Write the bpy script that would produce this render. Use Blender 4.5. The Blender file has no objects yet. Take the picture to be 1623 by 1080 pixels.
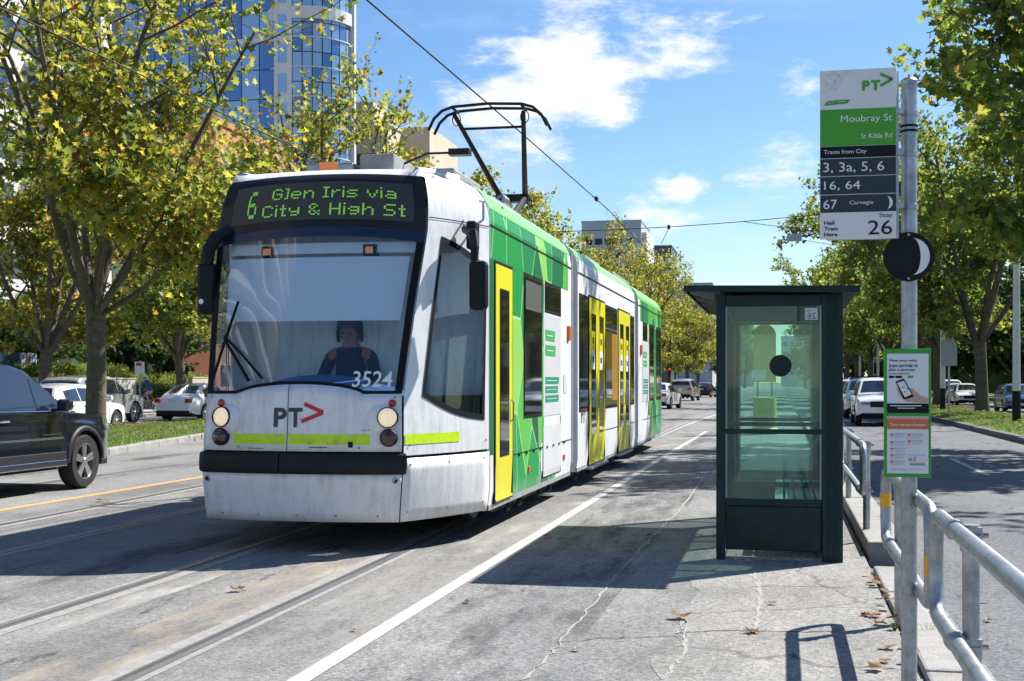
import bpy, bmesh, math, random
import numpy as np
from mathutils import Vector, Matrix
random.seed(7); R = math.radians; PI = math.pi
SC = bpy.context.scene; COL = SC.collection

# ---------------------------------------------------------------- camera
F, CX, HY, H = 2050.0, 811.5, 606.0, 1.5          # focal length in photo pixels, centre column, horizon row, eye height
AN = math.atan(427 / F); CA, SA = math.cos(AN), math.sin(AN)
cam = bpy.data.cameras.new('camera'); cam_o = bpy.data.objects.new('camera', cam); COL.objects.link(cam_o)
cam_o.location = (0, 0, H); cam_o.rotation_euler = (R(90), 0, AN)
cam.sensor_width = 36; cam.lens = 36 * F / 1623; cam.shift_y = (HY - 540) / 1623
cam.clip_start = 0.05; cam.clip_end = 6000
SC.camera = cam_o
# ---------------------------------------------------------------- sky and sun
SUN = Vector((0.64, 0.67, 1.0)).normalized()       # towards the sun
ELEV = math.asin(SUN.z); AZ = math.atan2(SUN.x, SUN.y)
w = bpy.data.worlds.new('World'); SC.world = w; w.use_nodes = True
nt = w.node_tree; nt.nodes.clear(); L = nt.links.new
def wn(t, **k):
    n = nt.nodes.new(t)
    for a, b in k.items(): setattr(n, a, b)
    return n
def wmath(op, a, b=None, c=None):
    n = wn('ShaderNodeMath', operation=op)
    for i, v in enumerate((a, b, c)):
        if v is None: continue
        if isinstance(v, (int, float)): n.inputs[i].default_value = v
        else: L(v, n.inputs[i])
    return n.outputs[0]
out = wn('ShaderNodeOutputWorld'); bg = wn('ShaderNodeBackground'); L(bg.outputs[0], out.inputs[0])
sky = wn('ShaderNodeTexSky', sky_type='NISHITA', sun_disc=False)
sky.sun_elevation = ELEV; sky.sun_rotation = AZ
sky.air_density = 1.0; sky.dust_density = 0.3; sky.ozone_density = 3.0; sky.altitude = 100
hs = wn('ShaderNodeHueSaturation'); L(sky.outputs[0], hs.inputs['Color']); hs.inputs['Saturation'].default_value = 1.2; hs.inputs['Hue'].default_value = 0.503
tc = wn('ShaderNodeTexCoord'); mp = wn('ShaderNodeMapping'); mp.inputs['Scale'].default_value = (1, 1, 2.6)
L(tc.outputs['Generated'], mp.inputs['Vector'])
n1 = wn('ShaderNodeTexNoise'); n1.inputs['Scale'].default_value = 9.5; n1.inputs['Detail'].default_value = 9; n1.inputs['Roughness'].default_value = 0.66; L(mp.outputs[0], n1.inputs['Vector'])
mp2 = wn('ShaderNodeMapping'); mp2.inputs['Scale'].default_value = (1, 1, 3.4); mp2.inputs['Location'].default_value = (3.1, 1.7, 0.4); mp2.inputs['Rotation'].default_value = (0.3, 0.2, 0)
L(tc.outputs['Generated'], mp2.inputs['Vector'])
n2 = wn('ShaderNodeTexNoise'); n2.inputs['Scale'].default_value = 3.2; n2.inputs['Detail'].default_value = 8; n2.inputs['Roughness'].default_value = 0.58; n2.inputs['Distortion'].default_value = 0.6; L(mp2.outputs[0], n2.inputs['Vector'])
def skydir(u, v):
    x, z = (u - CX) / F, (HY - v) / F
    return Vector((x * CA - SA, x * SA + CA, z)).normalized()
def blob(u, v, rx, gain):                          # a cumulus standing in this direction of the sky
    d = skydir(u, v)
    sb = wn('ShaderNodeVectorMath', operation='SUBTRACT'); L(tc.outputs['Generated'], sb.inputs[0]); sb.inputs[1].default_value = d
    sm = wn('ShaderNodeVectorMath', operation='MULTIPLY'); L(sb.outputs[0], sm.inputs[0]); sm.inputs[1].default_value = (1, 1, 1.5)
    ln = wn('ShaderNodeVectorMath', operation='LENGTH'); L(sm.outputs[0], ln.inputs[0])
    t = wmath('SUBTRACT', 1.0, wmath('DIVIDE', ln.outputs['Value'], rx / F))
    return wmath('MULTIPLY', wmath('MAXIMUM', t, 0.0), gain)
acc = None
for bl in [(905, 120, 190, .42), (830, 165, 190, .36), (960, 165, 150, .34), (760, 185, 120, .26), (1010, 70, 240, .20), (870, 20, 210, .16),
           (1030, 112, 70, .20), (1092, 294, 75, .22), (1230, 270, 200, .20), (1010, 340, 90, .17), (1290, 130, 130, .15), (1200, 30, 220, .08)]:
    b = blob(*bl); acc = b if acc is None else wmath('MAXIMUM', acc, b)
den = wmath('ADD', wmath('ADD', wmath('MULTIPLY', n1.outputs['Fac'], 0.75), wmath('MULTIPLY', n2.outputs['Fac'], 0.25)), acc)
r1 = wn('ShaderNodeMapRange', interpolation_type='SMOOTHSTEP'); L(den, r1.inputs['Value']); r1.inputs['From Min'].default_value = 0.62; r1.inputs['From Max'].default_value = 0.77
r2 = wn('ShaderNodeMapRange', interpolation_type='SMOOTHSTEP'); L(n2.outputs['Fac'], r2.inputs['Value']); r2.inputs['From Min'].default_value = 0.5; r2.inputs['From Max'].default_value = 0.82
cm = wmath('MINIMUM', wmath('ADD', wmath('MULTIPLY', r1.outputs[0], 0.93), wmath('MULTIPLY', r2.outputs[0], 0.36)), 0.97)
mixc = wn('ShaderNodeMix', data_type='RGBA'); L(cm, mixc.inputs['Factor']); L(hs.outputs[0], mixc.inputs['A'])
mixc.inputs['B'].default_value = (6.9, 7.1, 7.5, 1)
L(mixc.outputs['Result'], bg.inputs['Color']); bg.inputs['Strength'].default_value = 0.08
sl = bpy.data.lights.new('sun', 'SUN'); so = bpy.data.objects.new('sun', sl); COL.objects.link(so)
sl.energy = 5.0; sl.angle = R(0.5); sl.color = (1, .955, .88)
so.rotation_euler = SUN.to_track_quat('Z', 'Y').to_euler()
SC.view_settings.view_transform = 'Standard'; SC.view_settings.look = 'None'; SC.view_settings.gamma = 1
SC.view_settings.exposure = 0.97; SC.view_settings.use_curve_mapping = False
SC.cycles.max_bounces = 8; SC.cycles.transparent_max_bounces = 16

# ---------------------------------------------------------------- where a photo pixel lies
def gp(u, v, z=0.0):                               # point at height z
    d = (H - z) * F / (v - HY); x = (u - CX) / F * d
    return Vector((x * CA - d * SA, x * SA + d * CA, z))
def ony(u, X):                                     # distance along the road where column u meets the plane x = X
    t = (u - CX) / F; return X * (CA + t * SA) / (t * CA - SA)
def onx(u, Y):
    t = (u - CX) / F; return Y * (t * CA - SA) / (CA + t * SA)
def dep(X, Y): return Y * CA - X * SA
def zat(v, X, Y): return H - (v - HY) * dep(X, Y) / F

# ---------------------------------------------------------------- mesh helper
class MB:
    def __init__(s): s.v = []; s.f = []; s.m = []; s.mi = 0
    def add(s, vs, fs):
        o = len(s.v); s.v += [tuple(p) for p in vs]; s.f += [tuple(i + o for i in f) for f in fs]; s.m += [s.mi] * len(fs); return s
    def box(s, x0, x1, y0, y1, z0, z1):
        return s.add([(x0,y0,z0),(x1,y0,z0),(x1,y1,z0),(x0,y1,z0),(x0,y0,z1),(x1,y0,z1),(x1,y1,z1),(x0,y1,z1)],
                     [(0,3,2,1),(4,5,6,7),(0,1,5,4),(1,2,6,5),(2,3,7,6),(3,0,4,7)])
    def grid(s, P, close_u=False):                 # P[i][j]
        n, m = len(P), len(P[0]); fs = []
        for i in range(n if close_u else n - 1):
            for j in range(m - 1):
                a, b = i, (i + 1) % n
                fs.append((a*m+j, b*m+j, b*m+j+1, a*m+j+1))
        return s.add([p for r in P for p in r], fs)
    def tube(s, path, r, n=8, cap=True):
        path = [Vector(p) for p in path]; k = len(path); rr = r if isinstance(r, (list, tuple)) else [r] * k
        rings = []; up = None
        for i, p in enumerate(path):
            d = (path[min(i+1, k-1)] - path[max(i-1, 0)]).normalized()
            if up is None: up = Vector((0,0,1)) if abs(d.z) < .9 else Vector((0,1,0))
            a = d.cross(up).normalized(); b = a.cross(d).normalized(); up = b
            rings.append([p + (a * math.cos(2*PI*j/n) + b * math.sin(2*PI*j/n)) * rr[i] for j in range(n)])
        o = len(s.v); s.v += [tuple(p) for r_ in rings for p in r_]
        for i in range(k - 1):
            for j in range(n):
                s.f.append((o+i*n+j, o+i*n+(j+1) % n, o+(i+1)*n+(j+1) % n, o+(i+1)*n+j)); s.m.append(s.mi)
        if cap:
            s.f.append(tuple(o + j for j in range(n))[::-1]); s.m.append(s.mi)
            s.f.append(tuple(o + (k-1)*n + j for j in range(n))); s.m.append(s.mi)
        return s
    def prism(s, pts, d):                          # polygon pts (3-D), extruded by vector d
        d = Vector(d); n = len(pts); a = [Vector(p) for p in pts]
        return s.add(a + [p + d for p in a], [tuple(range(n))[::-1], tuple(range(n, 2*n))] + [(i, (i+1) % n, n+(i+1) % n, n+i) for i in range(n)])
    def lathe(s, prof, n=20, axis='z', c=(0,0,0)):
        P = []
        for i in range(n):
            t = 2*PI*i/n; row = []
            for r, h in prof:
                a, b = r*math.cos(t), r*math.sin(t)
                q = {'z': (a, b, h), 'x': (h, a, b), 'y': (b, h, a)}[axis]
                row.append((q[0]+c[0], q[1]+c[1], q[2]+c[2]))
            P.append(row)
        return s.grid(P, True)
    def build(s, name, mat, parent=None, smooth=False, loc=None, bevel=0, auto=None):
        me = bpy.data.meshes.new(name); me.from_pydata(s.v, [], s.f); 
        for m in (mat if isinstance(mat, (list, tuple)) else [mat]): me.materials.append(m)
        if any(s.m): me.polygons.foreach_set('material_index', s.m)
        bm = bmesh.new(); bm.from_mesh(me); bmesh.ops.recalc_face_normals(bm, faces=bm.faces); bm.to_mesh(me); bm.free()
        if smooth:
            me.polygons.foreach_set('use_smooth', [True] * len(me.polygons))
            if auto: me.set_sharp_from_angle(angle=R(auto))
        o = bpy.data.objects.new(name, me); COL.objects.link(o)
        if parent: o.parent = parent
        if loc: o.location = loc
        if bevel:
            b = o.modifiers.new('bevel', 'BEVEL'); b.width = bevel; b.segments = 2; b.limit_method = 'ANGLE'
        return o
def tag(o, label=None, cat=None, group=None, kind=None):
    if label: o['label'] = label
    if cat: o['category'] = cat
    if group: o['group'] = group
    if kind: o['kind'] = kind
    return o
def thing(name, label, cat, loc=(0,0,0), rz=0, group=None):
    o = bpy.data.objects.new(name, None); COL.objects.link(o); o.location = loc; o.rotation_euler = (0,0,rz)
    o.empty_display_size = .2
    return tag(o, label, cat, group)
def dup(root, loc, rz=0, label=None, group=None, scale=None):
    def cp(o, par):
        c = o.copy(); COL.objects.link(c); c.parent = par
        for ch in o.children: cp(ch, c)
        return c
    r = cp(root, None); r.location = loc; r.rotation_euler = (0,0,rz)
    if scale: r.scale = scale if isinstance(scale, tuple) else (scale,)*3
    if label: r['label'] = label
    if group: r['group'] = group
    return r
def textmesh(s, size=1.0, bold=0.0, align='LEFT'):
    cu = bpy.data.curves.new('t', 'FONT'); cu.body = s; cu.size = size; cu.offset = bold; cu.align_x = align; cu.resolution_u = 3
    o = bpy.data.objects.new('t', cu); COL.objects.link(o)
    me = bpy.data.meshes.new_from_object(o.evaluated_get(bpy.context.evaluated_depsgraph_get()))
    vs = [tuple(v.co) for v in me.vertices]; fs = [tuple(p.vertices) for p in me.polygons]
    bpy.data.objects.remove(o); bpy.data.curves.remove(cu); bpy.data.meshes.remove(me)
    return vs, fs
def fit(s, x0, x1, y0, y1, bold=0.0):              # text fitted in a rectangle
    vs, fs = textmesh(s, 1.0, bold)
    xs = [v[0] for v in vs]; ys = [v[1] for v in vs]
    a, b, c, d = min(xs), max(xs), min(ys), max(ys)
    return [(x0+(v[0]-a)/(b-a)*(x1-x0), y0+(v[1]-c)/(d-c)*(y1-y0)) for v in vs], fs

# ---------------------------------------------------------------- materials
MATS = {}
def nodes(name):
    m = bpy.data.materials.new(name); m.use_nodes = True; t = m.node_tree
    return m, t, t.nodes['Principled BSDF']
def c4(c): return (c[0], c[1], c[2], 1)
def mat(name, col, rough=.5, metal=0, spec=None, var=0.0, vs=8, bump=0, bs=60, coat=0, emit=None, es=1, dirt=None, ds=1.5):
    """procedural paint: base colour, mottled by var, optional dirt colour in patches, optional bump"""
    if name in MATS: return MATS[name]
    m, t, b = nodes(name); N = t.nodes.new; K = t.links.new
    b.inputs['Base Color'].default_value = c4(col); b.inputs['Roughness'].default_value = rough; b.inputs['Metallic'].default_value = metal
    if spec is not None: b.inputs['Specular IOR Level'].default_value = spec
    if coat: b.inputs['Coat Weight'].default_value = coat; b.inputs['Coat Roughness'].default_value = .04
    if emit: b.inputs['Emission Color'].default_value = c4(emit); b.inputs['Emission Strength'].default_value = es
    if var or bump or dirt:
        tc = N('ShaderNodeTexCoord')
        n = N('ShaderNodeTexNoise'); n.inputs['Scale'].default_value = vs; n.inputs['Detail'].default_value = 6; n.inputs['Roughness'].default_value = .65; K(tc.outputs['Object'], n.inputs['Vector'])
        r = N('ShaderNodeMapRange'); K(n.outputs['Fac'], r.inputs['Value']); r.inputs['From Min'].default_value = .3; r.inputs['From Max'].default_value = .7
        r.inputs['To Min'].default_value = 1 - var; r.inputs['To Max'].default_value = 1 + var
        vm = N('ShaderNodeVectorMath'); vm.operation = 'SCALE'; vm.inputs[0].default_value = col; K(r.outputs[0], vm.inputs['Scale'])
        cur = vm.outputs[0]
        if dirt:
            n3 = N('ShaderNodeTexNoise'); n3.inputs['Scale'].default_value = ds; n3.inputs['Detail'].default_value = 9; n3.inputs['Roughness'].default_value = .7; K(tc.outputs['Object'], n3.inputs['Vector'])
            r3 = N('ShaderNodeMapRange'); K(n3.outputs['Fac'], r3.inputs['Value']); r3.inputs['From Min'].default_value = .5; r3.inputs['From Max'].default_value = .75; r3.inputs['To Max'].default_value = .7
            mx = N('ShaderNodeMix'); mx.data_type = 'RGBA'; K(r3.outputs[0], mx.inputs['Factor']); K(cur, mx.inputs['A']); mx.inputs['B'].default_value = c4(dirt); cur = mx.outputs['Result']
        K(cur, b.inputs['Base Color'])
        if bump:
            n2 = N('ShaderNodeTexNoise'); n2.inputs['Scale'].default_value = bs; n2.inputs['Detail'].default_value = 5; K(tc.outputs['Object'], n2.inputs['Vector'])
            bp = N('ShaderNodeBump'); bp.inputs['Strength'].default_value = bump; bp.inputs['Distance'].default_value = .02; K(n2.outputs['Fac'], bp.inputs['Height']); K(bp.outputs[0], b.inputs['Normal'])
    MATS[name] = m; return m
def glass(name, tint, opacity=.15, body=(.02,.02,.02), rough=.02, refl=1.0, back=0, base=.02):
    """thin pane: see-through tinted, with a mirror reflection by Fresnel"""
    if name in MATS: return MATS[name]
    m, t, b = nodes(name); N = t.nodes.new; K = t.links.new; t.nodes.remove(b); o = t.nodes['Material Output']
    tr = N('ShaderNodeBsdfTransparent'); tr.inputs[0].default_value = c4(tint)
    df = N('ShaderNodeBsdfDiffuse'); df.inputs[0].default_value = c4(body)
    gl = N('ShaderNodeBsdfGlossy'); gl.inputs['Roughness'].default_value = rough
    m1 = N('ShaderNodeMixShader'); m1.inputs[0].default_value = opacity; K(tr.outputs[0], m1.inputs[1]); K(df.outputs[0], m1.inputs[2])
    if back:                                       # dusty pane: some of the light behind it scatters through
        tl_ = N('ShaderNodeBsdfTranslucent'); tl_.inputs[0].default_value = c4(body); mb_ = N('ShaderNodeMixShader'); mb_.inputs[0].default_value = back; K(m1.outputs[0], mb_.inputs[1]); K(tl_.outputs[0], mb_.inputs[2]); m1 = mb_
    fr = N('ShaderNodeLayerWeight'); fr.inputs['Blend'].default_value = .28
    mu = N('ShaderNodeMath'); mu.operation = 'MULTIPLY_ADD'; K(fr.outputs['Fresnel'], mu.inputs[0]); mu.inputs[1].default_value = refl; mu.inputs[2].default_value = base; mu.use_clamp = True
    m2 = N('ShaderNodeMixShader'); K(mu.outputs[0], m2.inputs[0]); K(m1.outputs[0], m2.inputs[1]); K(gl.outputs[0], m2.inputs[2]); K(m2.outputs[0], o.inputs[0])
    MATS[name] = m; return m
def asphalt(name, col, stain, light, speck=.35, sscale=210, cracks=0.0, streak=None):
    m, t, b = nodes(name); N = t.nodes.new; K = t.links.new
    tc = N('ShaderNodeTexCoord')
    def noise(sc, det, vec=None, rough=.6):
        n = N('ShaderNodeTexNoise'); n.inputs['Scale'].default_value = sc; n.inputs['Detail'].default_value = det; n.inputs['Roughness'].default_value = rough
        K(vec or tc.outputs['Object'], n.inputs['Vector']); return n.outputs['Fac']
    def rng(x, a, b_, c, d, smooth=False):
        r = N('ShaderNodeMapRange'); K(x, r.inputs['Value'])
        for k, v in zip(('From Min','From Max','To Min','To Max'), (a, b_, c, d)): r.inputs[k].default_value = v
        return r.outputs[0]
    def mix(f, a, b_):
        x = N('ShaderNodeMix'); x.data_type = 'RGBA'; K(f, x.inputs['Factor'])
        for k, v in (('A', a), ('B', b_)):
            if isinstance(v, tuple): x.inputs[k].default_value = c4(v)
            else: K(v, x.inputs[k])
        return x.outputs['Result']
    mpn = N('ShaderNodeMapping'); mpn.inputs['Scale'].default_value = (1, .22, 1); K(tc.outputs['Object'], mpn.inputs['Vector'])
    cur = mix(rng(noise(1.1, 8, mpn.outputs[0], .68), .42, .68, 0, 1), col, light)
    cur = mix(rng(noise(.5, 7, None, .7), .48, .72, 0, .85), cur, stain)
    cur = mix(rng(noise(6, 6, mpn.outputs[0], .7), .52, .75, 0, .55), cur, light)
    v = N('ShaderNodeTexVoronoi'); v.inputs['Scale'].default_value = sscale * .55; K(tc.outputs['Object'], v.inputs['Vector'])
    vm = N('ShaderNodeVectorMath'); vm.operation = 'SCALE'; K(cur, vm.inputs[0])
    sp = N('ShaderNodeMath'); sp.operation = 'MULTIPLY'; K(rng(noise(sscale, 3), .3, .7, 1 - speck, 1 + speck), sp.inputs[0])
    sc_ = N('ShaderNodeSeparateColor'); K(v.outputs['Color'], sc_.inputs[0]); K(rng(sc_.outputs[0], 0, 1, 1 - speck * .8, 1 + speck * .8), sp.inputs[1])
    K(sp.outputs[0], vm.inputs['Scale']); cur = vm.outputs[0]
    if cracks:
        wv = N('ShaderNodeVectorMath'); wv.operation = 'ADD'; K(tc.outputs['Object'], wv.inputs[0])
        nz = N('ShaderNodeTexNoise'); nz.inputs['Scale'].default_value = 2.2; nz.inputs['Detail'].default_value = 6; K(tc.outputs['Object'], nz.inputs['Vector'])
        ws = N('ShaderNodeVectorMath'); ws.operation = 'SCALE'; K(nz.outputs['Color'], ws.inputs[0]); ws.inputs['Scale'].default_value = .35; K(ws.outputs[0], wv.inputs[1])
        vc = N('ShaderNodeTexVoronoi'); vc.feature = 'DISTANCE_TO_EDGE'; vc.inputs['Scale'].default_value = .55; K(wv.outputs[0], vc.inputs['Vector'])
        cf = rng(vc.outputs['Distance'], 0, .012, cracks, 0)
        cur = mix(cf, cur, (.09, .085, .08))
    K(cur, b.inputs['Base Color']); b.inputs['Roughness'].default_value = .85; b.inputs['Specular IOR Level'].default_value = .3
    bp = N('ShaderNodeBump'); bp.inputs['Strength'].default_value = .55; bp.inputs['Distance'].default_value = .006; K(noise(sscale * .8, 3), bp.inputs['Height']); K(bp.outputs[0], b.inputs['Normal'])
    MATS[name] = m; return m
def leafmat(name, stops, trans=.5):
    m, t, b = nodes(name); N = t.nodes.new; K = t.links.new; t.nodes.remove(b); o = t.nodes['Material Output']
    g = N('ShaderNodeNewGeometry'); r = N('ShaderNodeValToRGB'); K(g.outputs['Random Per Island'], r.inputs[0])
    e = r.color_ramp.elements
    while len(e) < len(stops): e.new(.5)
    for el, (p, c) in zip(e, stops): el.position = p; el.color = c4(c)
    d = N('ShaderNodeBsdfDiffuse'); tr = N('ShaderNodeBsdfTranslucent'); gl = N('ShaderNodeBsdfGlossy'); gl.inputs['Roughness'].default_value = .55
    K(r.outputs[0], d.inputs[0])
    hsv = N('ShaderNodeHueSaturation'); hsv.inputs['Value'].default_value = 1.7; hsv.inputs['Saturation'].default_value = .97; K(r.outputs[0], hsv.inputs['Color']); K(hsv.outputs[0], tr.inputs[0])
    m1 = N('ShaderNodeMixShader'); m1.inputs[0].default_value = trans; K(d.outputs[0], m1.inputs[1]); K(tr.outputs[0], m1.inputs[2])
    m2 = N('ShaderNodeMixShader'); m2.inputs[0].default_value = .035; K(m1.outputs[0], m2.inputs[1]); K(gl.outputs[0], m2.inputs[2]); K(m2.outputs[0], o.inputs[0])
    MATS[name] = m; return m

M_plat = asphalt('platform_asphalt', (.168,.167,.165), (.098,.097,.096), (.25,.247,.24), .42, 90)
M_track = asphalt('track_asphalt', (.168,.165,.16), (.098,.096,.094), (.25,.245,.233), .36, 90)
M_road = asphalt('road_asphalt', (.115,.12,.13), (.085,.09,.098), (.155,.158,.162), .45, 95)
M_roadl = asphalt('left_road_asphalt', (.19,.19,.187), (.13,.13,.13), (.25,.246,.238), .35, 110)
M_conc = asphalt('old_concrete', (.215,.211,.20), (.12,.118,.113), (.30,.294,.277), .4, 95, .8)
M_foot = asphalt('footpath', (.30,.29,.275), (.2,.195,.19), (.38,.37,.35), .25, 150)
M_line = mat('road_paint', (.44,.435,.415), .75, var=.16, vs=30, bump=.3, bs=150, dirt=(.26,.255,.245), ds=6)
M_oline = mat('orange_road_paint', (.62,.33,.11), .7, var=.1, vs=30, bump=.2, bs=200, dirt=(.35,.27,.18), ds=6)
M_rail = mat('rail_steel', (.36,.36,.37), .3, .6, var=.15, vs=20)
M_groove = mat('rail_groove', (.06,.055,.05), .9)
M_bed = mat('rail_bed', (.27,.262,.25), .95, var=.25, vs=12, bump=.3, bs=120)
def smear(name, col, sc, lo, hi):                  # loose dust lying in patches over the asphalt
    m, t, b = nodes(name); N = t.nodes.new; K = t.links.new; tc = N('ShaderNodeTexCoord'); mp_ = N('ShaderNodeMapping'); mp_.inputs['Scale'].default_value = (1,.25,1); K(tc.outputs['Object'], mp_.inputs['Vector'])
    n = N('ShaderNodeTexNoise'); n.inputs['Scale'].default_value = sc; n.inputs['Detail'].default_value = 9; n.inputs['Roughness'].default_value = .72; K(mp_.outputs[0], n.inputs['Vector'])
    r = N('ShaderNodeMapRange'); K(n.outputs['Fac'], r.inputs['Value']); r.inputs['From Min'].default_value = lo; r.inputs['From Max'].default_value = hi; r.inputs['To Max'].default_value = .85
    b.inputs['Base Color'].default_value = c4(col); b.inputs['Roughness'].default_value = .95; K(r.outputs[0], b.inputs['Alpha'])
    MATS[name] = m; return m
M_sand = smear('rail_sand', (.38,.335,.27), 2.6, .40, .62)
M_kerb = mat('kerb_stone', (.30,.29,.275), .9, var=.25, vs=6, bump=.5, bs=70, dirt=(.14,.135,.125), ds=3)
M_bluest = mat('bluestone', (.12,.12,.12), .9, var=.25, vs=6, bump=.5, bs=60)
M_soil = mat('verge_soil', (.11,.10,.05), .95, var=.4, vs=3, bump=.5, bs=40)
M_grassb = mat('grass_base', (.09,.15,.025), .95, var=.45, vs=1.2, bump=.6, bs=60, dirt=(.16,.13,.06), ds=.9)
M_blade = leafmat('grass_blade', [(0,(.07,.14,.015)), (.5,(.13,.22,.03)), (.85,(.18,.25,.05)), (1,(.25,.21,.08))], .35)
M_leafA = leafmat('autumn_plane_leaf', [(0,(.06,.10,.014)), (.35,(.15,.185,.022)), (.66,(.28,.27,.03)), (.90,(.38,.35,.03)), (.965,(.40,.25,.025)), (.99,(.32,.11,.02)), (1,(.18,.08,.02))], .55)
M_leafB = leafmat('plane_leaf', [(0,(.05,.10,.016)), (.4,(.12,.17,.024)), (.75,(.22,.26,.034)), (.96,(.33,.32,.03)), (1,(.32,.17,.02))], .58)
M_leafD = leafmat('dark_leaf', [(0,(.018,.05,.01)), (.5,(.04,.085,.014)), (1,(.08,.13,.02))], .35)
M_bark = mat('plane_bark', (.095,.078,.058), .9, var=.4, vs=5, bump=1.0, bs=18, dirt=(.19,.165,.125), ds=2.2)
M_dead = leafmat('dry_leaf', [(0,(.14,.065,.025)), (.5,(.20,.11,.045)), (1,(.28,.19,.10))], .2)
M_galv = mat('galvanised_steel', (.37,.39,.41), .42, .8, var=.28, vs=14, bump=.12, bs=50, dirt=(.21,.22,.23), ds=5)
M_black = mat('black_plastic', (.010,.011,.013), .45, spec=.2, var=.2, vs=10)
M_rubber = mat('rubber', (.013,.013,.014), .75, var=.2, vs=12)
# ================================================================ THE SETTING
def struct(name, mb, m, **k): return tag(mb.build(name, m, **k), kind='structure')
def sheet(name, x0, x1, y0, y1, z, m): return struct(name, MB().add([(x0,y0,z),(x1,y0,z),(x1,y1,z),(x0,y1,z)], [(0,1,2,3)]), m)
sheet('ground', -1500, 1500, -400, 3500, -.25, M_soil)
sheet('left_road', -14.6, -8.9, -40, 700, -.004, M_roadl)
sheet('tram_roadway', -8.9, -2.3, -40, 700, 0, M_track)
sheet('tram_stop_pavement', -2.3, .70, -40, 700, .0, M_plat)
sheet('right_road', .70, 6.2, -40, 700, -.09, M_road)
sheet('service_road', -27.0, -19.9, -40, 700, -.02, M_roadl)
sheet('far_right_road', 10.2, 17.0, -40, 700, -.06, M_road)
sheet('footpath', -34.0, -27.0, -40, 700, .06, M_foot)
sheet('forecourt', -80, -34.0, -40, 700, .05, M_foot)
# painted lines (laid along the road; the solid one bends away in the distance)
def strip(name, pts, wd, z, m):
    mb = MB(); P = []
    for i, p in enumerate(pts):
        a, b = Vector(pts[max(i-1,0)]), Vector(pts[min(i+1,len(pts)-1)]); d = (b - a).normalized(); n = Vector((d.y, -d.x))
        P.append([(p[0]-n.x*wd/2, p[1]-n.y*wd/2, z), (p[0]+n.x*wd/2, p[1]+n.y*wd/2, z)])
    mb.grid(P); return struct(name, mb, m)
g = lambda u, v, z=0: tuple(gp(u, v, z)[:2])
strip('white_line', [(-2.45,-10), g(474,1080), g(768,899), g(865,840), g(1066,716), g(1120,684)], .115, .005, M_line)
strip('white_line_far', [g(1046,692), g(1082,676), g(1128,660), g(1160,650), g(1182,643)], .12, .005, M_line)
strip('orange_line', [(-8.95,-10), (-8.93,13), (-9.0,27), (-9.05,60), (-9.0,200)], .14, .004, M_oline)
for k in range(9): strip('lane_dash', [(3.45, 11.3 + k*12), (3.45, 16.2 + k*12)], .11, -.085, M_line)
for k in range(7): strip('lane_dash', [(13.6, 30 + k*12), (13.6, 34 + k*12)], .11, -.055, M_line)
# joints and cracks of the stop pavement: sunk dark lines beside raised pale mortar
def crack(pts, wd, m, z, seed):
    rn = random.Random(seed); q = []
    for a, b in zip(pts[:-1], pts[1:]):
        for k in range(10):
            t = k / 10; q.append((a[0]+(b[0]-a[0])*t + rn.uniform(-.018,.018), a[1]+(b[1]-a[1])*t + rn.uniform(-.018,.018)))
    q.append(pts[-1]); mb = MB(); P = []
    for i, p in enumerate(q):
        a, b = Vector(q[max(i-1,0)]), Vector(q[min(i+1,len(q)-1)]); d = (b - a).normalized(); n = Vector((d.y, -d.x)); w_ = wd * rn.uniform(.35, 1.2)
        P.append([(p[0]-n.x*w_/2, p[1]-n.y*w_/2, z), (p[0]+n.x*w_/2, p[1]+n.y*w_/2, z)])
    mb.grid(P); return struct('pavement_crack', mb, m)
M_crackl = mat('crack_filler', (.30,.29,.27), .95, var=.25, vs=30); M_crackd = mat('crack_dirt', (.055,.05,.045), .95, var=.3, vs=30)
crack([g(828,1080), g(880,1030), g(925,975), g(975,915), g(1040,845), g(1085,800), g(1128,738)], .022, M_crackl, .004, 1)
crack([g(1075,1004), g(1150,1000), g(1260,1003), g(1330,1002)], .018, M_crackd, .004, 2)
crack([g(1196,905), g(1204,940), g(1200,985), g(1192,1004)], .035, M_crackl, .0045, 3)
crack([g(1075,1004), g(1086,985), g(1082,1040), g(1050,1078)], .02, M_crackl, .0042, 4)
crack([g(880,1020), g(960,1012), g(1075,1010)], .014, M_crackd, .0044, 5)
crack([g(1190,930), g(1300,931), g(1390,934)], .014, M_crackd, .0046, 6)
# a paler worn concrete apron round the sign and shelter
apr = MB(); rn = random.Random(3); L0 = []; 
for k in range(60):
    y = 3.0 + k * .16; L0.append([(-.62 + .05*math.sin(k*.7) + rn.uniform(-.03,.03), y, .002), (.70, y, .002)])
apr.grid(L0); struct('concrete_apron', apr, M_conc)
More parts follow.
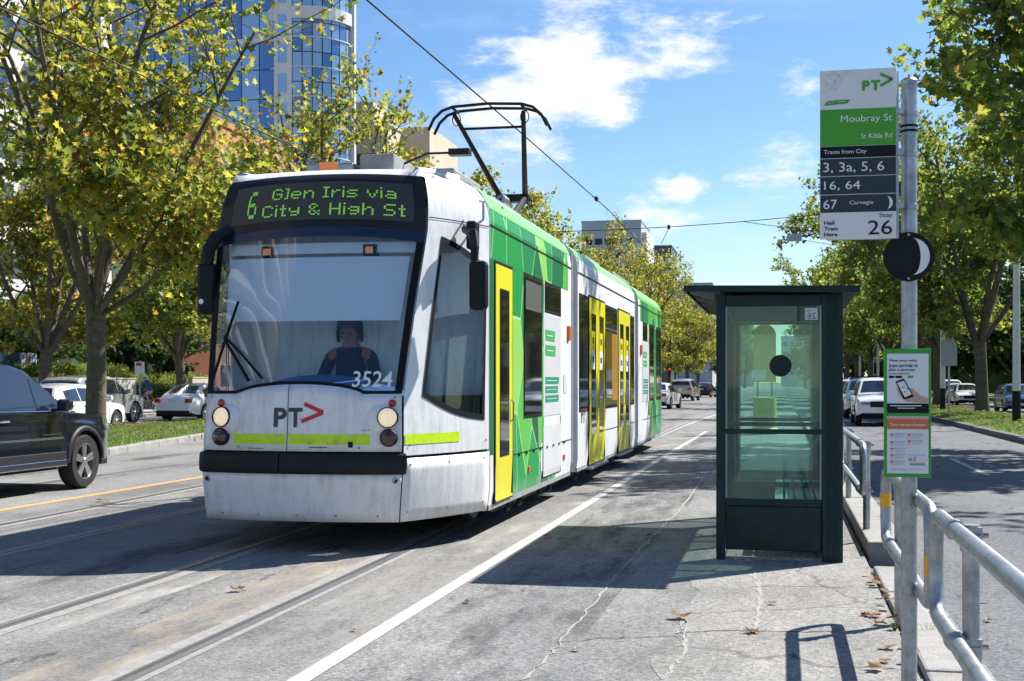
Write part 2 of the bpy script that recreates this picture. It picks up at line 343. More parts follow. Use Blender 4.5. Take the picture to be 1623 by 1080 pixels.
# grooved rails
def rail(pts, sgn):
    wd = .056
    def off(o): return [(p[0]+o, p[1]) for p in pts]
    r = strip('tram_rail', pts, wd, .006, M_rail)
    tag(strip('rail_groove', off(sgn*.046), .026, .0045, M_groove), kind='structure').parent = r
    tag(strip('rail_lip', off(sgn*.070), .016, .006, M_rail), kind='structure').parent = r
    tag(strip('rail_bed', off(sgn*.05), .26, .003, M_bed), kind='structure').parent = r
TX = -4.08
nr = [(-3.10,-8), g(203,1080), g(597,896), (TX+.78,14), (TX+.78,32), (TX+.74,60), (TX+.9,110), (TX+2.5,240)]
nl = [(-4.58,-8), g(5,991), g(234,920), g(520,827), (TX-.75,14), (TX-.75,32), (TX-.79,60), (TX-.63,110), (TX+.97,240)]
rail(nr, -1); rail(nl, 1)
strip('sand_smear', [(p[0]-.30, p[1]) for p in nr[:6]], .62, .0021, M_sand); strip('sand_smear', [(p[0]+.22, p[1]) for p in nl[:6]], .5, .0022, smear('pale_dust', (.42,.41,.38), 2.0, .46, .68)); strip('dust_smear', [(p[0]+.55, p[1]) for p in nr[:6]], .7, .0023, MATS['pale_dust'])
rail([(-6.55,-8), g(0,881), g(320,808), (-6.68,20), (-6.68,60), (-6.5,110), (-5,240)], -1)
rail([(-8.07,-8), g(0,832), g(320,770), (-8.2,20), (-8.2,60), (-8.0,110), (-6.5,240)], 1)
# kerbs: separate stones
def kerb(name, pts, wd, z0, z1, m, step=1.2):
    root = MB(); pieces = []
    tot = 0
    first = None
    for a, b in zip(pts[:-1], pts[1:]):
        a = Vector((*a, 0)); b = Vector((*b, 0)); d = b - a; n = max(1, round(d.length / step)); d_ = d.normalized(); nn = Vector((d_.y, -d_.x, 0)) * wd / 2
        for k in range(n):
            p, q = a + d*(k/n) + d_*.006, a + d*((k+1)/n) - d_*.006; zz = z1 + random.uniform(-.008,.008)
            mb = MB().prism([p-nn+Vector((0,0,z0)), p+nn+Vector((0,0,z0)), q+nn+Vector((0,0,z0)), q-nn+Vector((0,0,z0))], (0,0,zz-z0))
            if first is None: first = struct(name, mb, m, bevel=.018)
            else: mb.build('kerb_stone', m, first, bevel=.018)
            tot += 1
    return first
kerb('kerb', [(.81,-2),(.81,10.6)], .2, -.25, .05, M_kerb, 1.3)
kerb('kerb', [(.90,11.55),(.90,60)], .34, -.25, .13, M_kerb, 2.2)
kl = [(-13.2,-30),(-13.2,12), g(165,722), g(245,708), g(325,694), (-16.0,45), (-15.2,60), (-14.6,80), (-14.6,300)]
kerb('kerb', kl[:-2] + [(-14.6,110)], .22, -.25, .13, M_kerb, 1.4)
kr = [(6.2,4),(6.2,120)]
kerb('kerb', kr, .22, -.25, .07, M_bluest, 1.6)
kerb('kerb', [(-27.1,20),(-27.1,110)], .2, -.25, .11, M_kerb, 2.4)
# medians
def median(name, left, right, z):
    mb = MB(); P = []
    for (a, b) in zip(left, right):
        n = 10; P.append([(a[0]+(b[0]-a[0])*k/n, a[1]+(b[1]-a[1])*k/n, z + .10*math.sin(PI*k/n)) for k in range(n+1)])
    mb.grid(P); return struct(name, mb, M_grassb, smooth=True)
kk = [(p[0]-.1, p[1]) for p in kl]
median('left_median', [(-20.2,p[1]) for p in kk], kk, .10)
median('right_median', [(6.3,y) for y in range(0,400,25)], [(10.2,y) for y in range(0,400,25)], .05)
median('far_verge', [(17.0,y) for y in range(0,400,25)], [(34,y) for y in range(0,400,25)], .02)
sheet('gutter', .915, 1.12, -5, 10.6, -.086, M_conc)
# grass blades on the medians, one mass
def grass(name, boxes, n, hmin, hmax, wd, label, zfun):
    rg = np.random.default_rng(5); V = []; Fc = []
    for (x0, x1, y0, y1), k in zip(boxes, n):
        xs = rg.uniform(x0, x1, k); ys = y0 + (y1 - y0) * rg.random(k) ** 1.3; hh = rg.uniform(hmin, hmax, k); an = rg.uniform(0, 6.28, k); lean = rg.uniform(-.6,.6,(k,2))
        for i in range(k):
            if not zfun(xs[i], ys[i]): continue
            z0 = zfun(xs[i], ys[i]); a, b = math.cos(an[i])*wd, math.sin(an[i])*wd; o = len(V)
            V += [(xs[i]-a, ys[i]-b, z0), (xs[i]+a, ys[i]+b, z0), (xs[i]+lean[i,0]*hh[i], ys[i]+lean[i,1]*hh[i], z0+hh[i])]; Fc.append((o,o+1,o+2))
    mb = MB(); mb.v = V; mb.f = Fc; mb.m = [0]*len(Fc)
    me = bpy.data.meshes.new(name); me.from_pydata(V, [], Fc); me.materials.append(M_blade)
    o = bpy.data.objects.new(name, me); COL.objects.link(o); tag(o, label, 'grass', kind='stuff')
def kerbx(y):
    for a, b in zip(kk[:-1], kk[1:]):
        if a[1] <= y <= b[1]: return a[0] + (b[0]-a[0])*(y-a[1])/(b[1]-a[1])
    return -14.6
grass('median_grass', [(-20.1,-13.3,22,62)], [42000], .04, .11, .012, 'short green lawn on the strip between the two left carriageways', lambda x, y: (.10 + .10*math.sin(PI*min(1,max(0,(kerbx(y)-.1-x)/(kerbx(y)+20.1))))) if x < kerbx(y)-.1 else 0)
grass('median_grass', [(6.4,10.1,26,110),(17.1,24,40,120)], [30000, 8000], .03, .10, .014, 'patchy grass under the plane trees along the right median', lambda x, y: .05 + .10*math.sin(PI*(x-6.3)/3.9) if x < 11 else .06)

# tyre wear and oil lying in the wheel paths, patched asphalt beside the stop line
M_wear = smear('tyre_wear', (.075,.075,.077), 1.6, .47, .72); M_oil = smear('oil_stain', (.05,.05,.052), 3.0, .56, .66)
strip('tyre_wear', [(-1.75,-2),(-1.65,6),(-1.6,14),(-1.7,40)], 1.0, .0014, M_wear); strip('tyre_wear', [(-3.95,-2),(-3.95,60)], .8, .0015, M_oil); strip('tyre_wear', [(-5.6,-2),(-5.6,60)], .9, .0016, M_wear)
for x in (-10.6,-12.2): strip('tyre_wear', [(x,0),(x,80)], .55, -.001, M_wear)
for x in (1.5,2.7,4.2,5.4): strip('tyre_wear', [(x,0),(x,80)], .45, -.087, M_oil)
# ================================================================ THE TRAM
TY = 10.67
def paint(name, col, dirt, rough=.28):             # gloss paint with road film and fine streaks
    m, t, b = nodes(name); N = t.nodes.new; K = t.links.new; tc = N('ShaderNodeTexCoord')
    mp_ = N('ShaderNodeMapping'); mp_.inputs['Scale'].default_value = (9, 9, .8); K(tc.outputs['Object'], mp_.inputs['Vector'])
    n = N('ShaderNodeTexNoise'); n.inputs['Scale'].default_value = 1.6; n.inputs['Detail'].default_value = 8; n.inputs['Roughness'].default_value = .68; K(mp_.outputs[0], n.inputs['Vector'])
    n2 = N('ShaderNodeTexNoise'); n2.inputs['Scale'].default_value = 3.1; n2.inputs['Detail'].default_value = 10; n2.inputs['Roughness'].default_value = .78; K(tc.outputs['Object'], n2.inputs['Vector'])
    mu = N('ShaderNodeMath'); mu.operation = 'MULTIPLY'; K(n.outputs['Fac'], mu.inputs[0]); K(n2.outputs['Fac'], mu.inputs[1])
    r = N('ShaderNodeMapRange'); K(mu.outputs[0], r.inputs['Value']); r.inputs['From Min'].default_value = .22; r.inputs['From Max'].default_value = .46; r.inputs['To Max'].default_value = .8
    mx = N('ShaderNodeMix'); mx.data_type = 'RGBA'; K(r.outputs[0], mx.inputs['Factor']); mx.inputs['A'].default_value = c4(col); mx.inputs['B'].default_value = c4(dirt)
    K(mx.outputs['Result'], b.inputs['Base Color'])
    rr = N('ShaderNodeMapRange'); K(n2.outputs['Fac'], rr.inputs['Value']); rr.inputs['To Min'].default_value = rough - .1; rr.inputs['To Max'].default_value = rough + .25; K(rr.outputs[0], b.inputs['Roughness'])
    MATS[name] = m; return m
M_twhite = paint('tram_white', (.76,.765,.78), (.42,.41,.39))
M_tgrey = paint('tram_silver', (.62,.63,.645), (.42,.42,.41))
M_yel = paint('door_yellow', (.72,.66,.02), (.5,.46,.06))
M_lgreen = paint('roof_green', (.20,.56,.13), (.18,.42,.14))
def wrapmat(name, scale=(1, .8, .55), pal=None):   # printed vinyl: facets of green with pale outlines
    m, t, b = nodes(name); N = t.nodes.new; K = t.links.new; tc = N('ShaderNodeTexCoord')
    mp_ = N('ShaderNodeMapping'); mp_.inputs['Scale'].default_value = scale; mp_.inputs['Rotation'].default_value = (.22, 0, 0); K(tc.outputs['Object'], mp_.inputs['Vector'])
    v = N('ShaderNodeTexVoronoi'); v.inputs['Scale'].default_value = 1.9; K(mp_.outputs[0], v.inputs['Vector'])
    e = N('ShaderNodeTexVoronoi'); e.feature = 'DISTANCE_TO_EDGE'; e.inputs['Scale'].default_value = 1.9; K(mp_.outputs[0], e.inputs['Vector'])
    s_ = N('ShaderNodeSeparateColor'); K(v.outputs['Color'], s_.inputs[0])
    r = N('ShaderNodeValToRGB'); K(s_.outputs[0], r.inputs[0]); r.color_ramp.interpolation = 'CONSTANT'
    pal = pal or [(0,(.008,.10,.045)), (.18,(.02,.30,.075)), (.40,(.012,.17,.07)), (.55,(.10,.47,.07)), (.72,(.02,.24,.09)), (.86,(.28,.60,.12))]
    el = r.color_ramp.elements
    while len(el) < len(pal): el.new(.5)
    for q, (p, c) in zip(el, pal): q.position = p; q.color = c4(c)
    k = N('ShaderNodeMapRange'); K(e.outputs['Distance'], k.inputs['Value']); k.inputs['From Min'].default_value = .008; k.inputs['From Max'].default_value = .016; k.inputs['To Min'].default_value = 1; k.inputs['To Max'].default_value = 0
    mx = N('ShaderNodeMix'); mx.data_type = 'RGBA'; K(k.outputs[0], mx.inputs['Factor']); K(r.outputs[0], mx.inputs['A']); mx.inputs['B'].default_value = (.42,.72,.30,1)
    K(mx.outputs['Result'], b.inputs['Base Color']); b.inputs['Roughness'].default_value = .3
    MATS[name] = m; return m
M_wrap = wrapmat('green_facet_wrap')
M_tglass = glass('tram_side_glass', (.20,.20,.18), .45, (.018,.018,.017), .03, .9)
M_wind = glass('windscreen_glass', (.78,.88,.97), .01, (.02,.06,.14), .012, .5, base=.06)
M_disp = mat('display_glass', (.02,.02,.021), .1, spec=.3, var=.3, vs=3)
M_led = mat('led_green', (.10,.30,.03), .5, emit=(.36,.85,.12), es=.22)
M_ledoff = mat('led_board', (.055,.058,.056), .3, spec=.3)
M_bump = mat('bumper_rubber', (.014,.015,.018), .6, spec=.25, var=.3, vs=9, bump=.1, bs=50)
M_fluor = mat('fluorescent_tape', (.55,.78,.01), .45, var=.12, vs=12, dirt=(.30,.36,.06), ds=9)
M_red = mat('red_vinyl', (.55,.02,.025), .4); M_navy = mat('dark_vinyl', (.03,.045,.055), .4); M_whitev = mat('white_vinyl', (.8,.8,.8), .4)
M_seal = mat('black_seal', (.006,.006,.007), .6, spec=.2)
M_chrome = mat('lamp_reflector', (.8,.78,.72), .12, 1)
M_lampon = mat('lit_lamp', (.62,.52,.38), .15, coat=.8, var=.22, vs=14, emit=(1,.80,.55), es=.30)
M_amber = mat('amber_lens', (.55,.16,.015), .15, coat=.6, emit=(1,.28,.02), es=.12)
M_redl = mat('red_lens', (.42,.015,.012), .15, coat=.6)
M_brownl = mat('smoked_lens', (.06,.02,.014), .1, coat=.8)
M_dark = mat('dark_metal', (.014,.015,.017), .55, .0, spec=.25, var=.3, vs=12)
M_greyeq = mat('grey_equipment', (.26,.27,.28), .55, var=.2, vs=8, dirt=(.14,.13,.12), ds=3)
M_int = mat('cab_interior', (.007,.028,.075), .7, var=.2, vs=5)
M_intl = mat('cab_lining', (.022,.06,.12), .7, var=.1, vs=5)
M_blind = mat('sun_blind', (.88,.90,.91), .6, var=.05, vs=2)

tram = thing('tram', 'green and white three-section city tram with yellow doors, running on the near track', 'tram', (TX, TY, 0))
ZT = [.26,.70,.90,1.40,2.2,2.87,3.12,3.36,3.44,3.48]
HW = [.90,.93,.93,.915,.965,1.01,1.0,.95,.88,.77]
YC = [.10,.02,.02,.05,.26,.46,.51,.58,.72,.95]
YK = [.22,.13,.13,.17,.37,.58,.63,.70,.82,1.02]
ZS = [.26,.45,3.06,3.2,3.32,3.42,3.48]; XS = [1.31,1.335,1.335,1.315,1.25,1.13,.98]
def ip(z, A, B): return float(np.interp(z, A, B))
def sidex(z): return ip(z, ZS, XS)
YS = 1.45
def nose(s, z, off=0.0):
    a = abs(s); sg = 1 if s >= 0 else -1
    hw, yc, yk, xs = ip(z,ZT,HW), ip(z,ZT,YC), ip(z,ZT,YK), sidex(z)
    if a <= 1: x, y = hw*a, yc + (yk-yc)*a**2.4
    else:
        t = min(a-1, 1); cx, cy = hw + (xs-hw)*.60, yk + (YS-yk)*.42
        x = (1-t)**2*hw + 2*t*(1-t)*cx + t*t*xs; y = (1-t)**2*yk + 2*t*(1-t)*cy + t*t*YS
    p = Vector((sg*x + ip(z, [.3,.8,3.4], [-.10,-.07,-.05])*(1 if a <= 1 else (2-a)), y, z))
    if off:
        e = .02; 
        q = nose_raw(s+e, z) - nose_raw(s-e, z); r = nose_raw(s, z+.03) - nose_raw(s, z-.03); n = q.cross(r).normalized()
        if n.y > 0 and a <= 1.5: n = -n
        if a > 1.5 and n.x*sg < 0: n = -n
        p += n * off
    return p
def nose_raw(s, z): return nose(s, min(max(z,.27),3.47), 0)
def patch(name, m, s0, s1, z0, z1, off=0.0, ns=14, nz=6, parent=None, thick=.0, smooth=True, both=False, jit=None):
    """panel of the nose skin; z0/z1 may be functions of s"""
    f0 = z0 if callable(z0) else (lambda s: z0); f1 = z1 if callable(z1) else (lambda s: z1)
    for sg in ((1, -1) if both else (1,)):
        P = []
        for i in range(ns+1):
            s = (s0 + (s1-s0)*i/ns)
            P.append([nose(sg*s, f0(s)+(f1(s)-f0(s))*j/nz, off) for j in range(nz+1)])
        mb = MB().grid(P)
        o = mb.build(name, m, parent or tram, smooth=smooth)
        if thick:
            so_ = o.modifiers.new('thickness', 'SOLIDIFY'); so_.thickness = thick; so_.offset = 0
    return o
def onnose(vs, fs, name, m, off, parent):
    mb = MB().add([nose(x, z, off) for x, z in vs], fs); return mb.build(name, m, parent)
# inner dark shell seen in the joints
patch('inner_shell', M_seal, -2, 2, .30, 1.38, -.03, 40, 6)
# skirt, bumper, front panel
patch('front_skirt', M_twhite, -1, 1, .275, .705, 0, 24, 5, thick=.012)
patch('cab_skirt', M_twhite, 1.012, 1.985, .275, .835, 0, 12, 5, both=True, thick=.012)
arch = lambda s: 1.395 + .085*max(0, 1-(s/.62)**2)**.6 if abs(s) < .62 else 1.395
fp = patch('front_panel', M_twhite, -.992, -.105, .895, arch, .0, 14, 6, thick=.012)
fp2 = patch('front_panel', M_twhite, -.095, .992, .895, arch, .0, 18, 6, thick=.012)
def bumper(s0, s1):
    prof = [(.695,.0),(.70,.022),(.72,.036),(.79,.040),(.86,.036),(.878,.022),(.882,.0)]
    P = [[nose(s0+(s1-s0)*i/14, z, o) for z, o in prof] for i in range(15)]
    mb = MB().grid(P); n = len(prof); mb.add(P[0], [tuple(range(n))]); mb.add(P[-1], [tuple(range(n))[::-1]])
    mb.build('bumper', M_bump, tram, smooth=True, auto=50)
bumper(-1.03, -.17); bumper(-.16, 1.015)
# cab side panels with a frame round the side window
def winq(t, w):                                    # (s, z) of the side window, t across, w up
    bl, br, tr_, tl = (1.20,1.375), (1.93,1.14), (1.95,2.60), (1.215,2.83)
    a = [bl[i]+(br[i]-bl[i])*t for i in (0,1)]; b = [tl[i]+(tr_[i]-tl[i])*t for i in (0,1)]
    a[1] -= .05*math.sin(PI*t)
    b[1] += .03*math.sin(PI*t)
    return a[0]+(b[0]-a[0])*w, a[1]+(b[1]-a[1])*w
def sidewin(sg):
    N_ = 12
    # panel strips around the opening
    def gridf(name, m, f, nu, nv, off, par=tram):
        mb = MB().grid([[nose(sg*f(i/nu, j/nv)[0], f(i/nu, j/nv)[1], off) for j in range(nv+1)] for i in range(nu+1)])
        return mb.build(name, m, par, smooth=True)
    zlo, zhi = .86, 3.46
    lo = lambda t: winq(t, 0)[1]; hi = lambda t: winq(t, 1)[1]
    S = lambda t, a: a
    gridf('cab_side_panel', M_twhite, lambda a, b: (1.012 + (winq(0, min(1,max(0,(zlo+(zhi-zlo)*b-lo(0))/(hi(0)-lo(0)))))[0]-1.012)*a, zlo+(zhi-zlo)*b), 5, 26, 0)
    gridf('cab_side_panel', M_twhite, lambda a, b: (winq(1, min(1,max(0,(zlo+(zhi-zlo)*b-lo(1))/(hi(1)-lo(1)))))[0]*(1-a) + 1.99*a, zlo+(zhi-zlo)*b), 3, 26, 0)
    gridf('cab_side_panel', M_twhite, lambda a, b: (winq(a,0)[0], zlo + (lo(a)-zlo)*b), N_, 6, 0)
    gridf('cab_side_panel', M_twhite, lambda a, b: (winq(a,1)[0], hi(a) + (zhi-hi(a))*b), N_, 10, 0)
    g_ = gridf('cab_side_window', M_wind, lambda a, b: winq(.03+.94*a, .02+.96*b), N_, 12, -.004)
    def fr(a, b):
        return [nose(sg*winq(x,y)[0], winq(x,y)[1], .006) for x, y in a], [nose(sg*winq(x,y)[0], winq(x,y)[1], .006) for x, y in b]
    ring = [(i/10,0) for i in range(10)] + [(1,i/10) for i in range(10)] + [(1-i/10,1) for i in range(10)] + [(0,1-i/10) for i in range(10)]
    inn = [(.05+.90*x, .035+.93*y) for x, y in ring]
    A, B = fr(ring + ring[:1], inn + inn[:1]); MB().grid([A, B]).build('window_seal', M_seal, g_)
sidewin(1); sidewin(-1)
# windscreen, black surround, destination display
arch2 = lambda s: arch(s) + .012
topw = lambda s: 2.80 + .075*(1-s*s)
ws = patch('windscreen', M_wind, -.985, .985, arch2, topw, -.004, 24, 12)
for s0, s1 in ((-.992,-.925), (.925,.992)): patch('windscreen_surround', M_seal, s0, s1, 1.40, lambda s: topw(s), .003, 3, 10, parent=ws)
patch('windscreen_surround', mat('blue_black_band', (.008,.02,.06), .25), -.99, .99, lambda s: topw(s)-.05, lambda s: topw(s)+.03, .004, 24, 2, parent=ws)
patch('windscreen_surround', M_seal, -.97, .97, lambda s: arch(s)+.002, lambda s: arch(s)+.03, .003, 24, 2, parent=ws)
dsp = patch('destination_display', M_disp, -.985, .985, lambda s: topw(s)+.032, lambda s: 3.375+.045*(1-s*s), .002, 24, 8)
patch('led_board', M_ledoff, -.86, .88, lambda s: 2.93+.05*(1-s*s), lambda s: 3.285+.05*(1-s*s), .004, 24, 4, parent=dsp)
FONT = {'G':'01110 10001 10000 10111 10001 10001 01110','l':'11 01 01 01 01 01 11','e':'00000 00000 01110 10001 11111 10000 01110','n':'00000 00000 10110 11001 10001 10001 10001',
 'I':'111 010 010 010 010 010 111','r':'0000 0000 1011 1100 1000 1000 1000','i':'1 0 1 1 1 1 1','s':'00000 00000 01111 10000 01110 00001 11110','v':'00000 00000 10001 10001 01010 01010 00100',
 'a':'00000 00000 01110 00001 01111 10001 01111','C':'01110 10001 10000 10000 10000 10001 01110','t':'010 010 111 010 010 010 011','y':'00000 00000 10001 10001 01111 00001 01110',
 '&':'01100 10010 10100 01000 10101 10010 01101','H':'10001 10001 10001 11111 10001 10001 10001','g':'00000 00000 01111 10001 01111 00001 01110','h':'10000 10000 10110 11001 10001 10001 10001',
 'S':'01111 10000 10000 01110 00001 00001 11110',' ':'00 00 00 00 00 00 00','6':'01110 10000 10000 11110 10001 10001 01110'}
def led(text, s0, s1, z0, z1, rows=7):
    n = sum(len(FONT[ch].split()[0]) + 1 for ch in text) - 1; c0 = 0
    cv = lambda s: .05*(1-s*s)
    for ch in text:
        rws = FONT[ch].split(); mb = MB(); wd_ = len(rws[0])
        for c in range(wd_):
            for ri in range(7):
                if rws[ri][c] != '1': continue
                k = rows // 7
                for a in range(k):
                    x0, x1 = s0+(s1-s0)*(c0+c+.10)/n, s0+(s1-s0)*(c0+c+.90)/n
                    zz0 = z1-(z1-z0)*(ri+(a+.90)/k)/7; zz1 = z1-(z1-z0)*(ri+(a+.10)/k)/7
                    mb.add([nose(x, z+cv(x), .009) for x, z in ((x0,zz0),(x1,zz0),(x1,zz1),(x0,zz1))], [(0,1,2,3)])
        c0 += wd_ + 1
        if mb.v: mb.build('led_character', M_led, dsp)
led('Glen Iris via', -.47, .73, 3.13, 3.235)
led('City & High St', -.545, .81, 2.97, 3.08)
led('6', -.70, -.61, 2.975, 3.23, 14)
# fleet number and operator mark
vs, fs = fit('3524', .52, .89, 1.455, 1.595, .008); onnose(vs, fs, 'fleet_number', M_whitev, .008, ws)
for lt, a, b in (('P', -.24, -.105), ('T', -.09, .05)):
    vs, fs = fit(lt, a, b, 1.105, 1.275, .035); onnose(vs, fs, 'operator_mark', M_navy, .009, fp2)
def chev(pts, w_):                                 # thick polyline in (s,z)
    (a, b, c) = pts; vs = []; fs = []
    def seg(p, q):
        dx, dz = (q[0]-p[0])*.92, q[1]-p[1]; l = math.hypot(dx, dz); nx, nz = -dz/l*w_/.92, dx/l*w_; o = len(vs)
        for i in range(7):
            t = i/6; x, z = p[0]+(q[0]-p[0])*t, p[1]+(q[1]-p[1])*t; vs.extend([(x-nx, z-nz), (x+nx, z+nz)])
        fs.extend([(o+2*i, o+2*i+2, o+2*i+3, o+2*i+1) for i in range(6)])
    seg(a, b); seg(b, c); return vs, fs
vs, fs = chev([(.065,1.31), (.255,1.235), (.04,1.155)], .018); onnose(vs, fs, 'operator_mark', M_red, .0095, fp2)
for s0, s1 in ((-.66,-.115), (-.085,.70)): patch('reflective_tape', M_fluor, s0, s1, .955, 1.045, .008, 10, 1, parent=fp)
patch('reflective_tape', M_fluor, 1.02, 1.62, .955, 1.045, .004, 6, 1, both=True)
mb = MB().grid([[nose(.50+.045*i, .93+.05*j, .014) for j in range(2)] for i in range(2)]); mb.build('tape_flap', M_seal, fp2)
# lamps
def disc(s, z, r, prof, name, m, par=None, n=24):
    c = nose(s, z, 0); n_ = (nose(s, z, .05) - c).normalized(); n_ = (n_*.75 + Vector((0,-1,0))*.25).normalized(); ax = Vector((1,0,0)); ax = (ax - n_*ax.dot(n_)).normalized(); ay = n_.cross(ax)
    P = [[c + n_*h + (ax*math.cos(2*PI*i/n) + ay*math.sin(2*PI*i/n))*q*r for q, h in prof] for i in range(n)]
    return MB().grid(P, True).build(name, m, par or tram, smooth=True, auto=40)
for sg, hs_ in ((-1,-.775), (1,.868)):
    hl = disc(hs_, 1.19, .092, [(1.0,-.05),(1.0,.06),(.93,.075),(.90,.06)], 'headlight', M_dark)
    disc(hs_, 1.19, .092, [(.88,.052),(.75,.035),(.45,.02),(.25,.015)], 'reflector', M_chrome, hl)
    disc(hs_, 1.19, .092, [(.89,.055),(.6,.068),(.3,.074),(.001,.076)], 'lens', M_lampon, hl)
    ll = disc(hs_+.01*sg, 1.015, .078, [(1,-.04),(1,.05),(.9,.062)], 'marker_lamp', M_dark)
    disc(hs_+.01*sg, 1.015, .078, [(.9,.058),(.6,.072),(.001,.08)], 'lens', M_brownl, ll)
    disc(hs_+.04*sg, 1.315, .034, [(1,-.01),(1,.02),(.6,.03),(.001,.032)], 'red_lamp', M_redl)
    bc = disc(.945*sg, .645, .030, [(1,-.02),(1,.012),(.6,.016),(.55,.004)], 'tow_eye', M_galv); disc(.945*sg, .645, .030, [(.55,.006),(.001,.006)], 'socket', M_seal, bc)
    fair = disc(hs_-.06*sg, 1.17, .15, [(.95,.0),(.8,.03),(.4,.05),(.001,.055)], 'lamp_fairing', M_twhite)
    # amber lamps hung behind the glass at the head of the windscreen
    c = nose(.50*sg, 2.72, -.09); a_ = MB().box(c.x-.058, c.x+.058, c.y-.02, c.y+.09, c.z-.05, c.z+.05).build('warning_lamp', M_dark, tram)
    MB().box(c.x-.036, c.x+.036, c.y-.028, c.y-.021, c.z-.03, c.z+.03).build('amber_lens', M_amber, a_)
# white cab lining and blind
b0 = nose(0, 2.45, -.2)
bl = MB(); P = []
for i in range(9):
    s = -.90 + 1.78*i/8; P.append([nose(s, 2.07, -.085), nose(s, 2.66, -.085)])
bl.grid(P); bl.build('sun_blind', M_blind, tram)
P = [[nose(-.92+1.84*i/8, z, -.10) for z in (2.70, 2.80)] for i in range(9)]; MB().grid(P).build('blind_head', M_blind, tram)
# the cab
MB().box(-.85,.75,.45,2.3,.42,.48).build('cab_floor', M_int, tram)
dm = MB(); P = []
for i in range(17):
    s = -1+2*i/16; x = .86*s; y0 = nose(s*.9, 1.35, -.12).y
    P.append([(x, y0, 1.0), (x, y0, 1.30+.16*math.cos(s*PI/2)), (x*.97, y0+.30, 1.40+.17*math.cos(s*PI/2)), (x*.95, y0+.5, 1.20), (x*.95, y0+.5, .5)])
dm.grid(P); dm.build('dashboard', mat('dash_blue', (.06,.19,.36), .55, var=.15, vs=4), tram, smooth=True, auto=45)
MB().box(-1.28,1.28,2.30,2.34,.48,3.3).build('cab_bulkhead', M_int, tram)
MB().box(-.85,.8,.95,2.3,3.20,3.24).build('cab_ceiling', M_intl, tram)
MB().box(-.95,-.30,2.24,2.29,1.0,2.6).build('bulkhead_panel', M_intl, tram)
MB().box(.42,.62,2.20,2.29,.6,2.8).build('bulkhead_panel', M_intl, tram)
st = MB().box(-.30,.22,1.28,1.78,1.05,1.20); st.box(-.28,.20,1.72,1.84,1.18,1.9); st.box(-.18,.10,1.74,1.84,1.9,2.12); st.build('driver_seat', M_black, tram, bevel=.05)
# wipers
def wip(p0, p1, p2): 
    A = [nose(*q, .05) for q in (p0, p1)]; b_ = MB().tube(A, [.016,.012], 6).build('wiper_arm', M_seal, tram)
    B = [nose(p2[0]+(p2[2]-p2[0])*i/8, p2[1]+(p2[3]-p2[1])*i/8, .03) for i in range(9)]; MB().tube(B, .014, 6).build('wiper_blade', M_seal, b_)
wip((-.50,1.50), (-.80,1.88), (-.93,1.47,-.69,2.22))
MB().tube([nose(-.36,1.52,.05), nose(-.6,1.74,.055), nose(-.80,1.90,.05)], .012, 6).build('wiper_arm', M_seal, tram)
# roof of the nose, lamps on it
P = []
for i in range(33):
    s = -2 + 4*i/32; a = nose(s, 3.36 if abs(s) < 1 else 3.44); e = nose(s, 3.375+.045*(1-min(1,abs(s))**2) if abs(s) <= 1 else 3.455-.0*abs(s))
    q = Vector((a.x*.93 if abs(s)<1 else a.x*.96, max(e.y+.12, 0.95) if abs(s)<1 else e.y+.02, 3.475)); r_ = Vector((a.x*.9, 1.5, 3.52))
    P.append([e, (e+q)/2 + Vector((0,-.02,.03)), q, r_])
MB().grid(P).build('nose_roof', M_twhite, tram, smooth=True)
for x, m_ in ((-.12, M_lampon),):
    h_ = MB().box(x-.22,x+.24,.98,1.25,3.49,3.58).build('roof_lamp', M_galv, tram, bevel=.02); MB().box(x-.09,x+.09,.968,.979,3.50,3.585).build('amber_lens', M_amber, h_)
MB().box(.16,.50,1.05,1.7,3.50,3.66).build('roof_box', M_greyeq, tram, bevel=.015)
an_ = MB().tube([(.5,1.4,3.62),(.75,1.35,3.70),(1.0,1.30,3.69)], .012, 6); an_.box(.98,1.18,1.24,1.36,3.66,3.72); an_.build('antenna', M_dark, tram)
# mirrors
for sg, y, x, z0, z1 in ((1,.72,1.40,2.15,2.60), (-1,.42,1.10,2.12,2.60)):
    mr = MB().box(sg*x-.085, sg*x+.085, y-.06, y+.07, z0, z1).build('mirror', M_black, tram, bevel=.045)
    if sg > 0: MB().tube([(1.36,.72,2.58),(1.36,.74,2.72),(1.33,.80,2.85),(1.22,.98,2.92)], [.035,.04,.05,.05], 8).build('mirror_arm', M_black, mr); MB().box(1.25,1.34,.84,1.02,2.72,2.98).build('mirror_bracket', M_black, mr, bevel=.02)
    else:
        MB().tube([(-1.10,.42,2.58),(-1.08,.42,2.72),(-1.02,.44,2.83),(-.93,.56,2.90)], [.06,.065,.065,.055], 8).build('mirror_arm', M_black, mr)
        MB().lathe([(.001,-.002),(.024,-.002),(.024,0)], 16, 'y', (-1.13,.42-.061,2.24)).build('round_sticker', M_whitev, mr)
ha = MB().tube([(1.305,1.17,3.20),(1.35,1.12,3.19),(1.35,1.12,3.02),(1.30,1.17,3.0)], .014, 6).build('grab_handle', M_galv, tram)
